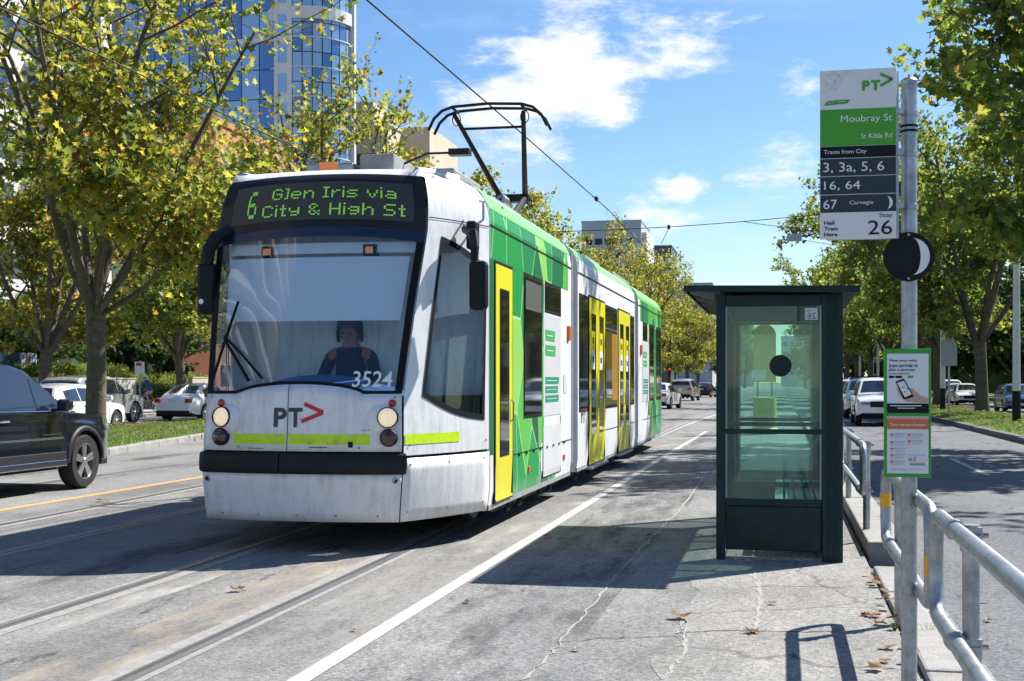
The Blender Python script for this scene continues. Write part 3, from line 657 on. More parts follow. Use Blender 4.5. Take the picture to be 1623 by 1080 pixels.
# ---- body sections
def body(y0, y1, name='body_section'):
    prof = [(x, z) for z, x in zip(ZS, XS)] + [(.6,3.52),(0,3.53)]
    full = prof + [(-x, z) for x, z in prof[::-1][1:]]
    mb = MB().grid([[(x, y, z) for x, z in full] for y in (y0, y1)]); n = len(full)
    for y in (y0, y1): mb.add([(x, y, z) for x, z in full], [tuple(range(n))])
    return mb.build(name, M_twhite, tram, smooth=True, auto=40)
def sp(name, m, y0, y1, z0, z1, off=.004, par=None, n=1, both=True, ret=False):    # panel lying on the body side
    zs = [z0] + [z for z in ZS if z0 < z < z1] + [z1]; o = None
    for sg in ((1,-1) if both else (1,)):
        mb = MB().grid([[(sg*(sidex(z)+off), y0+(y1-y0)*i/n, z) for z in zs] for i in range(n+1)])
        q = mb.build(name, m, par or tram, smooth=False); o = o or q
    return o
def bar(name, m, y0, y1, z0, z1, off=.012, par=None):
    for sg in (1,-1):
        x0, x1 = sidex((z0+z1)/2)-.01, sidex((z0+z1)/2)+off
        MB().box(min(sg*x0,sg*x1), max(sg*x0,sg*x1), y0, y1, z0, z1).build(name, m, par or tram)
S1, S2, S3 = (1.46,6.36), (6.95,14.0), (14.62,19.6)
bd1, bd2, bd3 = body(*S1), body(*S2), body(*S3)
for (a, b), bd in ((S1,bd1),(S2,bd2),(S3,bd3)):
    bar('roof_gutter', M_seal, a+.01, b-.01, 3.005, 3.022, .008, bd); bar('waist_seam', M_seal, a+.9, b-.01, .735, .745, .006, bd); bar('sill_trim', M_greyeq, a, b, .262, .315, .010, bd)
def window(y0, y1, z0, z1, bd, light=False):
    f_ = sp('window_frame', M_seal, y0, y1, z0, z1, .004, bd, both=True); 
    for sg in (1,-1):
        MB().add([(sg*(sidex(z)+.009), y, z) for y, z in ((y0+.05,z0+.05),(y1-.05,z0+.05),(y1-.05,z1-.05),(y0+.05,z1-.05))], [(0,1,2,3)]).build('window_pane', M_tpane, f_)
M_tpane = mat('tinted_pane', (.018,.018,.017), .04, coat=1, var=.5, vs=1.2)
def door(y0, y1, z0, z1, leaves, bd):
    for k in range(leaves):
        a, b = y0+(y1-y0)*k/leaves+.006, y0+(y1-y0)*(k+1)/leaves-.006; w_ = b-a
        for sg in (1,-1):
            d_ = MB().grid([[(sg*(sidex(z)+.016), y, z) for z in (z0, z0+.4, z1)] for y in (a, b)]); d_.box(min(sg*1.32,sg*1.352),max(sg*1.32,sg*1.352),a,b,z0,z0+.02)
            o = d_.build('door_leaf', M_yel, bd)
            x = sg*(1.335+.021); gx = .22*w_
            MB().add([(x,a+gx,z0+.43),(x,b-gx,z0+.43),(x,b-gx,z1-.23),(x,a+gx,z1-.23)], [(0,1,2,3)]).build('door_pane', M_tpane, o)
            MB().tube([(x,b-gx*.4,1.1),(x+sg*.02,b-gx*.4,1.12),(x+sg*.02,b-gx*.4,1.3),(x,b-gx*.4,1.32)], .01, 6).build('door_handle', M_galv, o)
    bar('door_seal', M_seal, y0-.03, y0, z0-.02, z1+.03, .012, bd); bar('door_seal', M_seal, y1, y1+.03, z0-.02, z1+.03, .012, bd); bar('door_seal', M_seal, y0, y1, z1, z1+.03, .012, bd)
# first section: green facets, single yellow door, display window, grey advertising panel
sp('roof_stripe', M_lgreen, S1[0]+.02, S1[1]-.02, 3.18, 3.47, .004, bd1)
sp('green_wrap', M_wrap, S1[0]+.02, S1[1]-.25, 2.70, 3.175, .003, bd1)
sp('green_wrap', M_wrap, S1[0]+.02, 4.35, .80, 2.695, .003, bd1); sp('green_wrap', M_wrap, 2.55, 4.15, .32, .795, .003, bd1); sp('green_wrap', M_wrap, 4.2, 5.2, .32, .46, .0031, bd1)
sp('green_edge', mat('dark_green_edge', (.01,.15,.05), .35), S1[0]+.01, S1[0]+.17, .8, 2.70, .005, bd1)
door(1.66, 2.46, .33, 2.66, 1, bd1)
window(3.10, 4.22, 1.10, 2.70, bd1)
sp('route_display', mat('side_display', (.10,.105,.10), .4, var=.6, vs=40), 3.2, 4.14, 2.30, 2.62, .011, bd1)
window(4.40, 5.55, 2.33, 2.70, bd1)
M_ad = mat('grey_advert', (.55,.56,.57), .4, var=.05, vs=2); M_adg = mat('advert_green', (.06,.36,.10), .4); M_adt = mat('advert_teal', (.02,.26,.16), .4)
def advert(y0, y1, bd, small=False):
    a = sp('advert_panel', M_ad, y0, y1, 1.10, 2.31, .005, bd); w_ = y1-y0
    for k, (z, m_, e) in enumerate(((2.06,M_adg,.62),(1.88,M_adg,.66),(1.52,M_adt,.86),(1.41,M_adt,.80),(1.30,M_adt,.84))):
        h_ = .065 if k < 2 else .042
        for sg in (1,-1):
            MB().add([(sg*(sidex(1.5)+.007), y0+w_*.1, z-h_), (sg*(sidex(1.5)+.007), y0+w_*e, z-h_), (sg*(sidex(1.5)+.007), y0+w_*(e+.03), z+h_), (sg*(sidex(1.5)+.007), y0+w_*.1, z+h_)], [(0,1,2,3)]).build('print_block', m_, a)
            MB().add([(sg*(sidex(1.5)+.009), y0+w_*(.16+.02*(k%2)), z-h_*.13), (sg*(sidex(1.5)+.009), y0+w_*(e-.10), z-h_*.13), (sg*(sidex(1.5)+.009), y0+w_*(e-.10), z+h_*.13), (sg*(sidex(1.5)+.009), y0+w_*(.16+.02*(k%2)), z+h_*.13)], [(0,1,2,3)]).build('print_line', mat('print_pale', (.42,.58,.45), .5, var=.5, vs=60), a)
advert(4.30, 5.52, bd1)
sp('service_panel', M_tgrey, 4.28, 5.50, .38, .98, .008, bd1); 
for y in (4.27, 5.50): bar('panel_gap', M_seal, y, y+.014, .37, 1.08, .006, bd1)
bar('panel_gap', M_seal, 4.27, 5.51, .365, .38, .006, bd1)
def marker(y, z, bd, m_=None):
    for sg in (1,-1): MB().box(min(sg*1.33,sg*1.365), max(sg*1.33,sg*1.365), y, y+.16, z-.10, z+.10).build('marker_lamp', m_ or M_orl, bd, bevel=.012)
M_orl = mat('orange_lens', (.75,.10,.01), .25, coat=.4)
marker(6.02, 2.14, bd1)
for y in (3.35, 5.7): 
    for sg in (1,-1): MB().box(min(sg*1.33,sg*1.352), max(sg*1.33,sg*1.352), y, y+.10, .50, .57).build('side_reflector', M_orl, bd1, bevel=.01)
sp('service_hatch', M_tgrey, 5.75, 5.98, 1.36, 1.60, .006, bd1)
for k in range(8): bar('hinge', M_seal, 2.8+k*.42, 2.87+k*.42, .715, .74, .016, bd1)
# second section: white, two double yellow doors
sp('roof_stripe', M_lgreen, S2[0]+.02, S2[1]-.02, 3.22, 3.47, .004, bd2)
window(7.05, 7.90, 1.08, 2.74, bd2); door(7.95, 9.66, .30, 2.74, 2, bd2); window(9.75, 11.30, 1.08, 2.36, bd2); window(9.75, 11.30, 2.37, 2.74, bd2); door(11.4, 13.1, .30, 2.74, 2, bd2); window(13.17, 13.9, 1.08, 2.74, bd2)
sp('wood_screen', mat('ochre_screen', (.34,.17,.02), .4, var=.2, vs=3), 10.55, 11.24, 1.2, 2.30, .0105, bd2)
for y in (8.10, 8.95, 11.55, 12.4):
    for z, m_ in ((2.12, M_yel), (1.84, M_whitev)): 
        q = sp('door_notice', m_, y, y+.36, z-.15, z+.13, .024, bd2)
        sp('notice_print', mat('notice_ink', (.05,.05,.05), .5), y+.09, y+.27, z-.05, z+.04, .0265, bd2)
for y0, y1 in ((7.9,9.7),(11.35,13.15)): 
    for sg in (1,-1): MB().box(min(sg*1.30,sg*1.40), max(sg*1.30,sg*1.40), y0, y1, .235, .27).build('door_step', M_galv, bd2)
vsP, fsP = fit('PT', 0, .36, 0, .22, .03)
for sg in (1,-1):
    MB().add([(sg*1.3405, 7.25+(x if sg>0 else -x), .93+y) for x, y in vsP], fsP).build('operator_mark', M_navy, bd2)
    mk = MB()
    for (a, b) in (((7.62,1.30),(7.86,1.19)), ((7.86,1.19),(7.60,1.06))):
        mk.add([(sg*1.341,a[0],a[1]-.025),(sg*1.341,b[0],b[1]-.025),(sg*1.341,b[0],b[1]+.025),(sg*1.341,a[0],a[1]+.025)], [(0,1,2,3)])
    mk.build('operator_mark', M_red, bd2)
# third section
sp('roof_stripe', M_lgreen, S3[0]+.02, S3[1], 3.14, 3.47, .004, bd3); sp('green_wrap', M_wrap, S3[0]+.35, S3[1], 2.72, 3.135, .003, bd3)
sp('green_wrap', M_wrap, 16.6, S3[1], .8, 2.715, .003, bd3); sp('green_wrap', M_wrap, 16.9, S3[1], .32, .795, .003, bd3)
window(15.45, 16.4, 2.34, 2.72, bd3); advert(15.4, 16.7, bd3); window(16.75, 17.75, 1.10, 2.74, bd3); window(18.3, 19.5, 1.10, 2.74, bd3); marker(14.95, 2.14, bd3)
# tail cab, tapered like the nose, in plain panels
def tail(s, z): p = nose_raw(s, z); return Vector((p.x, 21.0 - p.y, p.z))
for nm, m_, z0, z1 in (('rear_skirt', M_twhite, .275, 1.40), ('rear_window', M_tpane, 1.40, 2.85), ('rear_display', M_disp, 2.85, 3.40)):
    MB().grid([[tail(-1+2*i/16, z0+(z1-z0)*j/6) for j in range(7)] for i in range(17)]).build(nm, m_, tram, smooth=True)
for sg in (1,-1): MB().grid([[tail(sg*(1+i/8), .275+(3.46-.275)*j/14) for j in range(15)] for i in range(9)]).build('rear_cab_side', M_wrap, tram, smooth=True)
# bellows between the sections
for a, b in ((S1[1], S2[0]), (S2[1], S3[0])):
    n = 7; mb = MB(); P = []
    for i in range(2*n+1):
        y = a+(b-a)*i/(2*n); o = .06 if i % 2 else 0
        pr = [(1.16-o,.30),(1.20-o,1.0),(1.20-o,3.05),(1.08-o,3.33),(0,3.42-o)]; P.append([(x,y,z) for x, z in pr] + [(-x,y,z) for x, z in pr[::-1][1:]])
    mb.grid(P); mb.build('bellows', M_rubber, tram)
    for sg in (1,-1): MB().tube([(sg*1.25,(a+b)/2,.4),(sg*1.25,(a+b)/2,3.25)], .07, 8).build('joint_post', M_greyeq, tram)
# underframe, bogies, wheels
for a, b in ((2.2,6.2),(7.1,13.9),(14.8,18.9)): MB().box(-1.18,1.18,a,b,.17,.40).build('underframe', M_dark, tram)
for yc in (3.9, 17.0):
    bg_ = MB().box(-1.12,1.12,yc-1.3,yc+1.3,.14,.28).build('bogie', M_dark, tram)
    for y in (yc-.9, yc+.9):
        for sg in (1,-1): MB().lathe([(.001,-.06),(.28,-.06),(.30,-.05),(.30,.05),(.28,.06),(.001,.06)], 20, 'x', (sg*.76,y,.30)).build('wheel', M_rail, bg_)
for k, y in enumerate((2.7,3.3,4.5,5.2,7.3,8.6,12.0,13.6)):
    for sg in (1,-1): MB().tube([(sg*1.24,y,.30),(sg*1.25,y+.02,.18),(sg*1.22,y+.1,.15)], .03, 6).build('hose', M_dark, tram)
# roof gear and pantograph
for y0, y1, h_ in ((2.4,3.6,3.74),(4.2,5.9,3.70),(11.6,13.4,3.72),(15.4,18.2,3.74)): MB().box(-.75,.75,y0,y1,3.51,h_).build('roof_unit', M_greyeq, tram, bevel=.03)
pg = MB().box(-.52,.52,6.9,8.3,3.62,3.70); pg.box(-.45,-.37,6.9,8.3,3.52,3.66); pg.box(.37,.45,6.9,8.3,3.52,3.66); pgo = pg.build('pantograph_base', M_dark, tram)
for x, y in ((-.45,7.0),(.45,7.0),(.45,8.2),(-.45,8.2)): MB().lathe([(.05,3.53),(.08,3.55),(.05,3.57),(.08,3.59),(.05,3.62)], 12, 'z', (x,y,0)).build('insulator', M_galv, pgo)
zt, yh, yk_, zk = 5.40, 7.35, 9.0, 4.36
for x0, x1 in ((-.19,-.52), (.19,.49)): MB().tube([(x0,yk_,zk),(x1,yh,zt-.06)], [.045,.032], 8).build('pantograph_arm', M_dark, pgo); MB().tube([(x0*1.6,7.1,3.70),(x0,yk_,zk)], [.05,.045], 8).build('lower_arm', M_dark, pgo)
MB().box(-.26,.26,yk_-.10,yk_+.10,zk-.07,zk+.05).build('knee_joint', M_dark, pgo, bevel=.02)
MB().tube([(-.47,yh+.15,zt-.24),(.47,yh+.15,zt-.24)], .02, 6).build('pantograph_bar', M_dark, pgo)
for y in (yh-.16, yh+.16):
    MB().tube([(-.86,y,zt-.30),(-.78,y,zt-.14),(-.66,y,zt-.03),(-.5,y,zt+.02),(.0,y,zt+.045),(.5,y,zt+.02),(.66,y,zt-.03),(.78,y,zt-.14),(.86,y,zt-.30)], .022, 6).build('collector_strip', M_dark, pgo)
for x in (-.50,.50): MB().tube([(x,yh-.16,zt),(x,yh+.16,zt)], .022, 6).build('collector_strip', M_dark, pgo)
for sg in (1,-1): MB().tube([(sg*(.50+.06*math.cos(t)), yh+.05, zt-.12+.09*math.sin(t)) for t in [k*.5 for k in range(14)]], .008, 5).build('pantograph_cable', M_dark, pgo)
MB().lathe([(.02,-.25),(.075,-.24),(.085,-.1),(.085,.1),(.075,.24),(.02,.25)], 14, 'y', (-.10,8.8,4.28)).build('air_cylinder', M_galv, pgo)
MB().tube([(.21,9.0,4.38),(.30,9.0,4.30),(.27,9.0,4.22),(.2,9.0,4.30)], .015, 5).build('pantograph_cable', M_dark, pgo)

# fixings on the white panels
for s_, z_ in [(x, .33) for x in (-.8,-.4,0,.4,.8)] + [(1.08,.36),(1.5,.36),(1.92,.36),(1.08,.78),(1.5,.78),(1.92,.78),(1.07,.95),(1.95,.95),(-.93,1.37),(.93,1.37),(-.6,.93),(.6,.93)]:
    disc(s_, z_, .011, [(1,.006),(.8,.010),(.001,.011)], 'panel_bolt', M_greyeq, None, 10)
patch('panel_seam', M_seal, 1.02, 1.98, 2.985, 2.995, .007, 10, 1, both=True)
patch('scuff_mark', mat('scuff', (.10,.095,.09), .8, var=.4, vs=40), .12, .30, .925, .935, .0075, 4, 1, parent=fp2); patch('scuff_mark', MATS['scuff'], .62, .70, 1.08, 1.086, .0075, 4, 1, parent=fp2); patch('scuff_mark', MATS['scuff'], -.5, -.34, .915, .921, .0075, 4, 1, parent=fp)
# ================================================================ THE STOP
M_dgreen = mat('shelter_green', (.004,.026,.024), .4, spec=.25, var=.35, vs=6, bump=.08, bs=40, dirt=(.010,.042,.038), ds=2)
M_sglass = glass('shelter_glass', (.86,.97,.94), .015, (.45,.68,.62), .02, .5, back=.035)
M_roofm = mat('shelter_roof', (.02,.024,.024), .6, spec=.2, var=.3, vs=5)
M_soff = mat('soffit', (.22,.23,.22), .7, var=.2, vs=5)
X0, X1, Y0, Y1 = -.54, .50, 11.05, 14.75
sh = thing('tram_shelter', 'dark green metal tram shelter with glass panels standing on the stop pavement', 'shelter', (0, Y0, 0))
L_ = Y1 - Y0
def sbox(name, m, x0, x1, y0, y1, z0, z1, par=sh, bevel=.006): return MB().box(x0,x1,y0,y1,z0,z1).build(name, m, par, bevel=bevel)
for x, wd in ((X0,.075), (X1-.17,.17)):
    for y in (0, L_-.08): sbox('post', M_dgreen, x, x+wd, y, y+.08, 0, 2.24)
sbox('post', M_dgreen, X0, X0+.075, L_*.5, L_*.5+.08, .0, 2.24); sbox('post', M_dgreen, X1-.08, X1, L_*.5, L_*.5+.08, 0, 2.24)
for x in (X1-.17+.055, X1-.17+.105):
    sbox('post_rib', M_dgreen, x, x+.02, -.012, -.001, .02, 2.22)
for y, far in ((0, 0), (L_*.52, 1), (L_-.08, 1)):
    a, b = X0+.078, X1-.173
    if y and y < L_-.2: a, b = X0+.078, X1-.085
    sbox('end_rail', M_dgreen, a, b, y+.012, y+.068, 2.14, 2.235)
    sbox('end_rail', M_dgreen, a, b, y+.012, y+.068, 1.065, 1.105)
    sbox('end_rail', M_dgreen, a, b, y+.012, y+.068, .46, .52)
    sbox('kick_panel', M_dgreen, a, b, y+.03, y+.05, .085, .455)
    g1 = sbox('glass_pane', M_sglass, a+.002, b-.002, y+.036, y+.042, 1.108, 2.137, bevel=0); g2 = sbox('glass_pane', M_sglass, a+.002, b-.002, y+.036, y+.042, .524, 1.062, bevel=0)
    for (za, zb) in ((1.106,2.139),(.522,1.064)):
        sbox('glazing_bead', mat('aluminium_bead', (.30,.36,.35), .5, .4), a, a+.014, y+.028, y+.034, za, zb, g1, 0); sbox('glazing_bead', MATS['aluminium_bead'], b-.014, b, y+.028, y+.034, za, zb, g1, 0)
    if y == 0:
        yy = y+.0345
        stk = MB().add([(b-.135,yy,2.02),(b-.03,yy,2.02),(b-.03,yy,2.12),(b-.135,yy,2.12)], [(0,1,2,3)]).build('stop_sticker', mat('sticker', (.55,.62,.62), .5), g1)
        vs, fs = fit('26', 0, .07, 0, .05); MB().add([(b-.045-x, yy-.0015, 2.03+z) for x, z in vs], fs).build('sticker_number', M_navy, stk)
        vs, fs = fit('Stop', 0, .035, 0, .018); MB().add([(b-.085-x, yy-.0015, 2.09+z) for x, z in vs], fs).build('sticker_word', M_navy, stk)
        cx_ = onx(1237, Y0+.03); zc = zat(580, cx_, Y0+.03)
        MB().lathe([(.001,0),(.092,0),(.092,.002)], 32, 'y', (cx_, yy, zc)).build('round_decal', mat('dark_decal', (.006,.022,.022), .35, spec=.2), g1)
# road-side wall and the roof
for k in range(2):
    ya, yb = .085+k*(L_*.5), L_*.5-.005+k*(L_*.5-.08)
    sbox('back_panel', M_dgreen, X1-.05, X1-.03, ya, yb, .085, 1.0); sbox('back_rail', M_dgreen, X1-.065, X1-.015, ya, yb, 1.0, 1.05); sbox('back_rail', M_dgreen, X1-.065, X1-.015, ya, yb, 2.14, 2.235)
    sbox('back_glass', M_sglass, X1-.043, X1-.037, ya+.003, yb-.003, 1.053, 2.137, bevel=0)
sbox('track_side_rail', M_dgreen, X0+.01, X0+.06, .085, L_-.085, 2.14, 2.235)
rf = MB().prism([(-.79,-.12,2.285),(-.79,-.12,2.31),(.62,-.12,2.275),(.62,-.12,2.25),], (0,L_+.24,0)).build('roof', M_roofm, sh)
MB().prism([(-.79,-.135,2.262),(-.79,-.135,2.312),(.63,-.135,2.29),(.63,-.135,2.232)], (0,.014,0)).build('roof_edge', M_dgreen, rf)
MB().prism([(-.805,-.12,2.262),(-.805,-.12,2.312),(-.791,-.12,2.312),(-.791,-.12,2.262)], (0,L_+.24,0)).build('roof_edge', M_dgreen, rf)
for k in range(5): MB().prism([(-.77,.15+k*.85,2.262),(-.56,.15+k*.85,2.20),(-.56,.15+k*.85,2.27),(-.77,.15+k*.85,2.282)], (0,.04,0)).build('roof_bracket', M_soff, rf)
sbox('soffit', M_soff, X0+.09, X1-.09, .09, L_-.09, 2.225, 2.24, rf, 0)
sbox('header_box', M_dgreen, X0+.1, X1-.2, .5, .75, 2.03, 2.2)
bn = MB().box(-.05,.40,.5,.55,.0,.42); bn.box(-.05,.40,3.0,3.05,0,.42); bno = bn.build('bench_frame', M_dgreen, sh)
M_slat = mat('bench_slat', (.16,.30,.27), .5, var=.2, vs=7)
for k in range(5): MB().box(-.06+k*.094, .015+k*.094, .35, 3.2, .424, .452).build('bench_slat', M_slat, bno, bevel=.006)
sbox('floor_slab', M_conc, X0+.08, X1, .02, L_, .004, .03, bevel=0)

# ---- handrails: each a pair of galvanised tubes with rounded ends, posts and clamps
HX = .655
def handrail(y0, y1, posts, label, x=HX, far=True, near=True):
    t = thing('handrail', label, 'handrail', (x, y0, 0)); zt, zl, r = .93, .50, .033
    n = y1 - y0
    def arcend(y, sg, e=.14):
        return [(0, y - sg*e, zt), (0, y - sg*e*.45, zt-.01), (0, y - sg*.03, zt-.05), (0, y, zt-.13), (0, y, zl+.13), (0, y - sg*.03, zl+.05), (0, y - sg*e*.45, zl+.01), (0, y - sg*e, zl)]
    a = arcend(0, -1); b = arcend(n, 1)
    path = [b[0]] if 0 else []
    path = [(0, n*.5, zt)] + b + [(0, n*.5, zl)] 
    MB().tube([(0,n*.5,zt)] + b + [(0,n*.5,zl)], r, 12).build('rail_tube', M_galv, t, smooth=True, auto=60)
    MB().tube([(0,n*.5,zt)] + a + [(0,n*.5,zl)], r, 12).build('rail_tube', M_galv, t, smooth=True, auto=60)
    for p in posts:
        p -= y0
        po = MB().tube([(.062,p,-.0),(.062,p,zt+.02)], .033, 12).build('post', M_galv, t, smooth=True, auto=60)
        MB().lathe([(.0305,-.001),(.034,.0),(.034,.012),(.05,.014),(.05,.0)], 12, 'z', (.062,p,-.004)).build('base_collar', M_galv, po)
        for z in (zt, zl):
            c = MB().lathe([(.031,-.032),(.040,-.030),(.040,.030),(.031,.032)], 12, 'y', (0,p,z)); c.box(.02,.10,p-.03,p+.03,z-.012,z+.012); c.lathe([(.031,-.035),(.041,-.033),(.041,.033),(.031,.035)], 12, 'z', (.062,p,z-.05)); c.tube([(.06,p,z-.02),(.125,p,z-.02)], .012, 6)
            c.build('clamp', M_galv, po, smooth=True, auto=40)
    return t
hf = handrail(6.02, 8.62, [8.32], 'galvanised tube handrail between the stop sign and the shelter, post with yellow tape')
hn = handrail(-1.5, 5.86, [5.25, 2.6], 'galvanised tube handrail that starts beside the stop sign and runs away from the shelter')
hb = handrail(12.0, 16.4, [12.55, 15.9], 'galvanised tube handrail beside the shelter on the raised kerb', x=.72)
hb2 = handrail(17.2, 22.0, [17.8, 21.4], 'galvanised tube handrail beyond the far end of the shelter', x=.72)
M_tape = mat('yellow_tape', (.75,.40,.015), .45, var=.1, vs=20)
def band(par, c, r, z0, z1): MB().lathe([(r,z0),(r,z1)], 14, 'z', c).build('yellow_tape', M_tape, par)
band(hf, (0,8.62-6.02,0), .0345, .70, .79); band(hf, (0,.0,0), .0345, .64, .73); 
# ---- stop sign on its pole
SY = 6.42; SX = onx(1441, SY+.09)
ss = thing('tram_stop_sign', 'tall galvanised pole carrying a white and green tram stop panel and a round moon disc', 'stop sign', (SX, SY+.09, 0))
def lx(u, y=SY): return onx(u, y) - SX
def lz(u, v, y=SY): X = onx(u, y); return zat(v, X, y)
ztop = lz(1441, 128)
MB().tube([(0,0,-.0),(0,0,ztop)], .0375, 18).build('pole', M_galv, ss, smooth=True, auto=60)
MB().lathe([(.0375,ztop-.004),(.041,ztop-.002),(.041,ztop+.018),(.03,ztop+.03),(.001,ztop+.032)], 18).build('pole_cap', M_galv, ss, smooth=True, auto=40)
for v, q_ in ((175,.012), (240,.012), (325,.012), (195,.004), (203,.004)): MB().lathe([(.038,-q_-.002),(.043,-q_),(.043,q_),(.038,q_+.002)], 18, 'z', (0,0,lz(1441,v))).build('pole_band', M_galv if v in (175,240,325) else M_black, ss, smooth=True, auto=40)
xa, xb = lx(1299.5), lx(1420.5); zb_, zt_ = lz(1360,379), lz(1360,110); PW, PH = xb-xa, zt_-zb_
M_signw = mat('sign_white', (.74,.74,.76), .4, var=.03, vs=4); M_signg = mat('sign_green', (.055,.34,.012), .4); M_signk = mat('sign_black', (.006,.007,.009), .4, spec=.2); M_slate = mat('sign_slate', (.03,.045,.062), .4, spec=.25)
pl = MB().box(xa, xb, -.10, -.085, zb_, zt_).build('sign_panel', M_signw, ss, bevel=.004)
MB().box(xa+.03, xb+.014, -.07, -.045, zb_-.0, zt_-.012).build('rear_sign_panel', mat('sign_back', (.42,.47,.49), .45, .3), ss, bevel=.004)
for v in (175, 240, 325): MB().box(xb-.06, -.03, -.085, -.03, lz(1441,v)-.012, lz(1441,v)+.012).build('bracket', M_galv, ss)
def blk(name, m, x0, x1, y0, y1, k=1): return MB().box(xa+PW*x0, xa+PW*x1, -.1005-.0007*k, -.1001, zb_+PH*y0, zb_+PH*y1).build(name, m, pl)
def tx(s, x0, x1, y0, y1, m, bold=0, k=3, par=None):
    vs, fs = fit(s, xa+PW*x0, xa+PW*x1, zb_+PH*y0, zb_+PH*y1, bold)
    return MB().add([(x, -.1003-.0009*k, z) for x, z in vs], fs).build('lettering', m, par or pl)
blk('green_band', M_signg, .004, .996, .548, .765); blk('black_band', M_signk, .004, .996, .478, .546)
for y0, y1 in ((.372,.474),(.264,.368),(.157,.260)): blk('route_band', M_slate, .004, .996, y0, y1)
tx('Moubray St', .275, .945, .675, .728, M_whitev); tx('St Kilda Rd', .54, .945, .588, .617, M_whitev); tx('Trams from City', .05, .61, .495, .527, M_whitev)
tx('3, 3a, 5, 6', .045, .84, .388, .452, M_whitev); tx('16, 64', .055, .53, .285, .342, M_whitev); tx('67', .045, .225, .178, .233, M_whitev); tx('Carnegie', .39, .70, .195, .225, M_whitev)
tx('Stop', .78, .945, .115, .148, M_signk); tx('26', .63, .945, .022, .105, M_signk)
for i, s in enumerate(('Hail', 'Tram', 'Here')): tx(s, .055, (.19,.235,.23)[i], .085-.034*i, .107-.034*i, M_signk, .02)
for lt, a, b in (('P', .555, .655), ('T', .668, .79)): tx(lt, a, b, .867, .928, M_signg, .045)
def stroke(par, pts, wd, m, k=3, name='lettering'):
    mb = MB()
    for p, q in zip(pts[:-1], pts[1:]):
        P, Q = [Vector((xa+PW*a, 0, zb_+PH*b)) for a, b in (p, q)]; d = (Q-P).normalized(); n = Vector((-d.z,0,d.x))*wd/2; y = Vector((0,-.1003-.0009*k,0))
        mb.add([P-n+y, Q-n+y, Q+n+y, P+n+y], [(0,1,2,3)])
    return mb.build(name, m, par)
stroke(pl, [(.79,.963),(.945,.93),(.79,.893)], .013, M_signg)
M_tri = mat('print_triangles', (.45,.56,.42), .4)
tri = [(.0,.985),(.10,.97),(.18,.99),(.26,.965),(.40,.99),(.08,.92),(.20,.925),(.30,.94),(.05,.86),(.13,.88),(.22,.885)]
for i, p in enumerate(tri):
    for q in tri[i+1:]:
        if math.hypot(p[0]-q[0], (p[1]-q[1])*2.1) < .17: stroke(pl, [p, q], .0013, M_tri, 2, 'triangle_print')
MB().add([(xa+PW*x, -.1025, zb_+PH*y) for x, y in ((.05,.79),(.36,.798),(.40,.822),(.10,.816))], [(0,1,2,3)]).build('operator_band', M_signg, pl)
stroke(pl, [(.10,.804),(.19,.807)], .004, M_tri, 4, 'band_print'); stroke(pl, [(.23,.808),(.34,.811)], .004, M_tri, 4, 'band_print')
def moon(cx, cz, r, y, m, par, name, w1=.62):
    pts = [(cx + r*math.cos(t)*.9 - r*.3, cz + r*math.sin(t)) for t in np.linspace(-PI/2, PI/2, 15)]
    inn = [(cx + r*w1*math.cos(t) - r*.3, cz + r*math.sin(t)) for t in np.linspace(PI/2, -PI/2, 15)]
    n = 15; mb = MB(); o = pts; i_ = inn[::-1]
    mb.grid([[(a[0], y, a[1]), (b[0], y, b[1])] for a, b in zip(o, i_)]); return mb.build(name, m, par)
moon(xa+PW*.90, zb_+PH*.208, .031, -.104, M_whitev, pl, 'moon_print', .42)
mc, mz, mr_ = lx(1441, SY), lz(1441, 406, SY), .118
md = MB().lathe([(.001,-.058),(mr_,-.058),(mr_,-.046),(.001,-.046)], 40, 'y', (mc,0,mz)).build('moon_disc', M_signk, ss)
moon(mc+.045, mz, .088, -.0595, M_signw, md, 'moon_print', .42)
for dz in (-.105,.105): MB().lathe([(.001,-.062),(.006,-.062),(.006,-.058)], 10, 'y', (mc,0,mz+dz)).build('rivet', M_galv, md)
# lower timetable frame
pa, pb = lx(1401.5), lx(1476); p0, p1 = lz(1438,757), lz(1438,553)
M_fgreen = mat('frame_green', (.03,.30,.02), .4)
fr_ = MB().box(pa, pb, -.085, -.05, p0, p1).build('timetable_frame', M_fgreen, ss, bevel=.003)
W2, H2 = pb-pa, p1-p0
def pq(name, m, x0, x1, y0, y1, k=1, par=None, pts=None):
    y = -.0855-.0008*k; q = pts or [(x0,y0),(x1,y0),(x1,y1),(x0,y1)]
    return MB().add([(pa+W2*a, y, p0+H2*b) for a, b in q], [tuple(range(len(q)))]).build(name, m, par or fr_)
M_pap = mat('poster_paper', (.70,.72,.76), .35, var=.04, vs=8); M_org = mat('poster_orange', (.62,.15,.04), .4); M_pgrey = mat('poster_grey', (.30,.31,.33), .5); M_skin2 = mat('poster_skin', (.52,.33,.25), .5)
po1 = pq('poster', M_pap, .06, .945, .50, .962); po2 = pq('poster', M_pap, .06, .945, .03, .475)
pq('poster_band', M_signk, .06, .945, .50, .575, 2, po1)
def pt(s, x0, x1, y0, y1, m, par, bold=0, k=4):
    vs, fs = fit(s, pa+W2*x0, pa+W2*x1, p0+H2*y0, p0+H2*y1, bold); MB().add([(x,-.0857-.0008*k,z) for x, z in vs], fs).build('lettering', m, par)
for i, (s, e) in enumerate((('View your next', .70), ('tram arrivals or', .73), ('plan a journey.', .68))): pt(s, .10, e, .892-.036*i, .92-.036*i, M_signk, po1, .012)
pq('print_line', M_pgrey, .10, .56, .800, .810, 3, po1)
for a, b, m_ in ((.10,.22,M_signk),(.24,.38,M_signk),(.50,.62,M_signg)): pq('print_badge', m_, a, b, .772, .790, 3, po1)
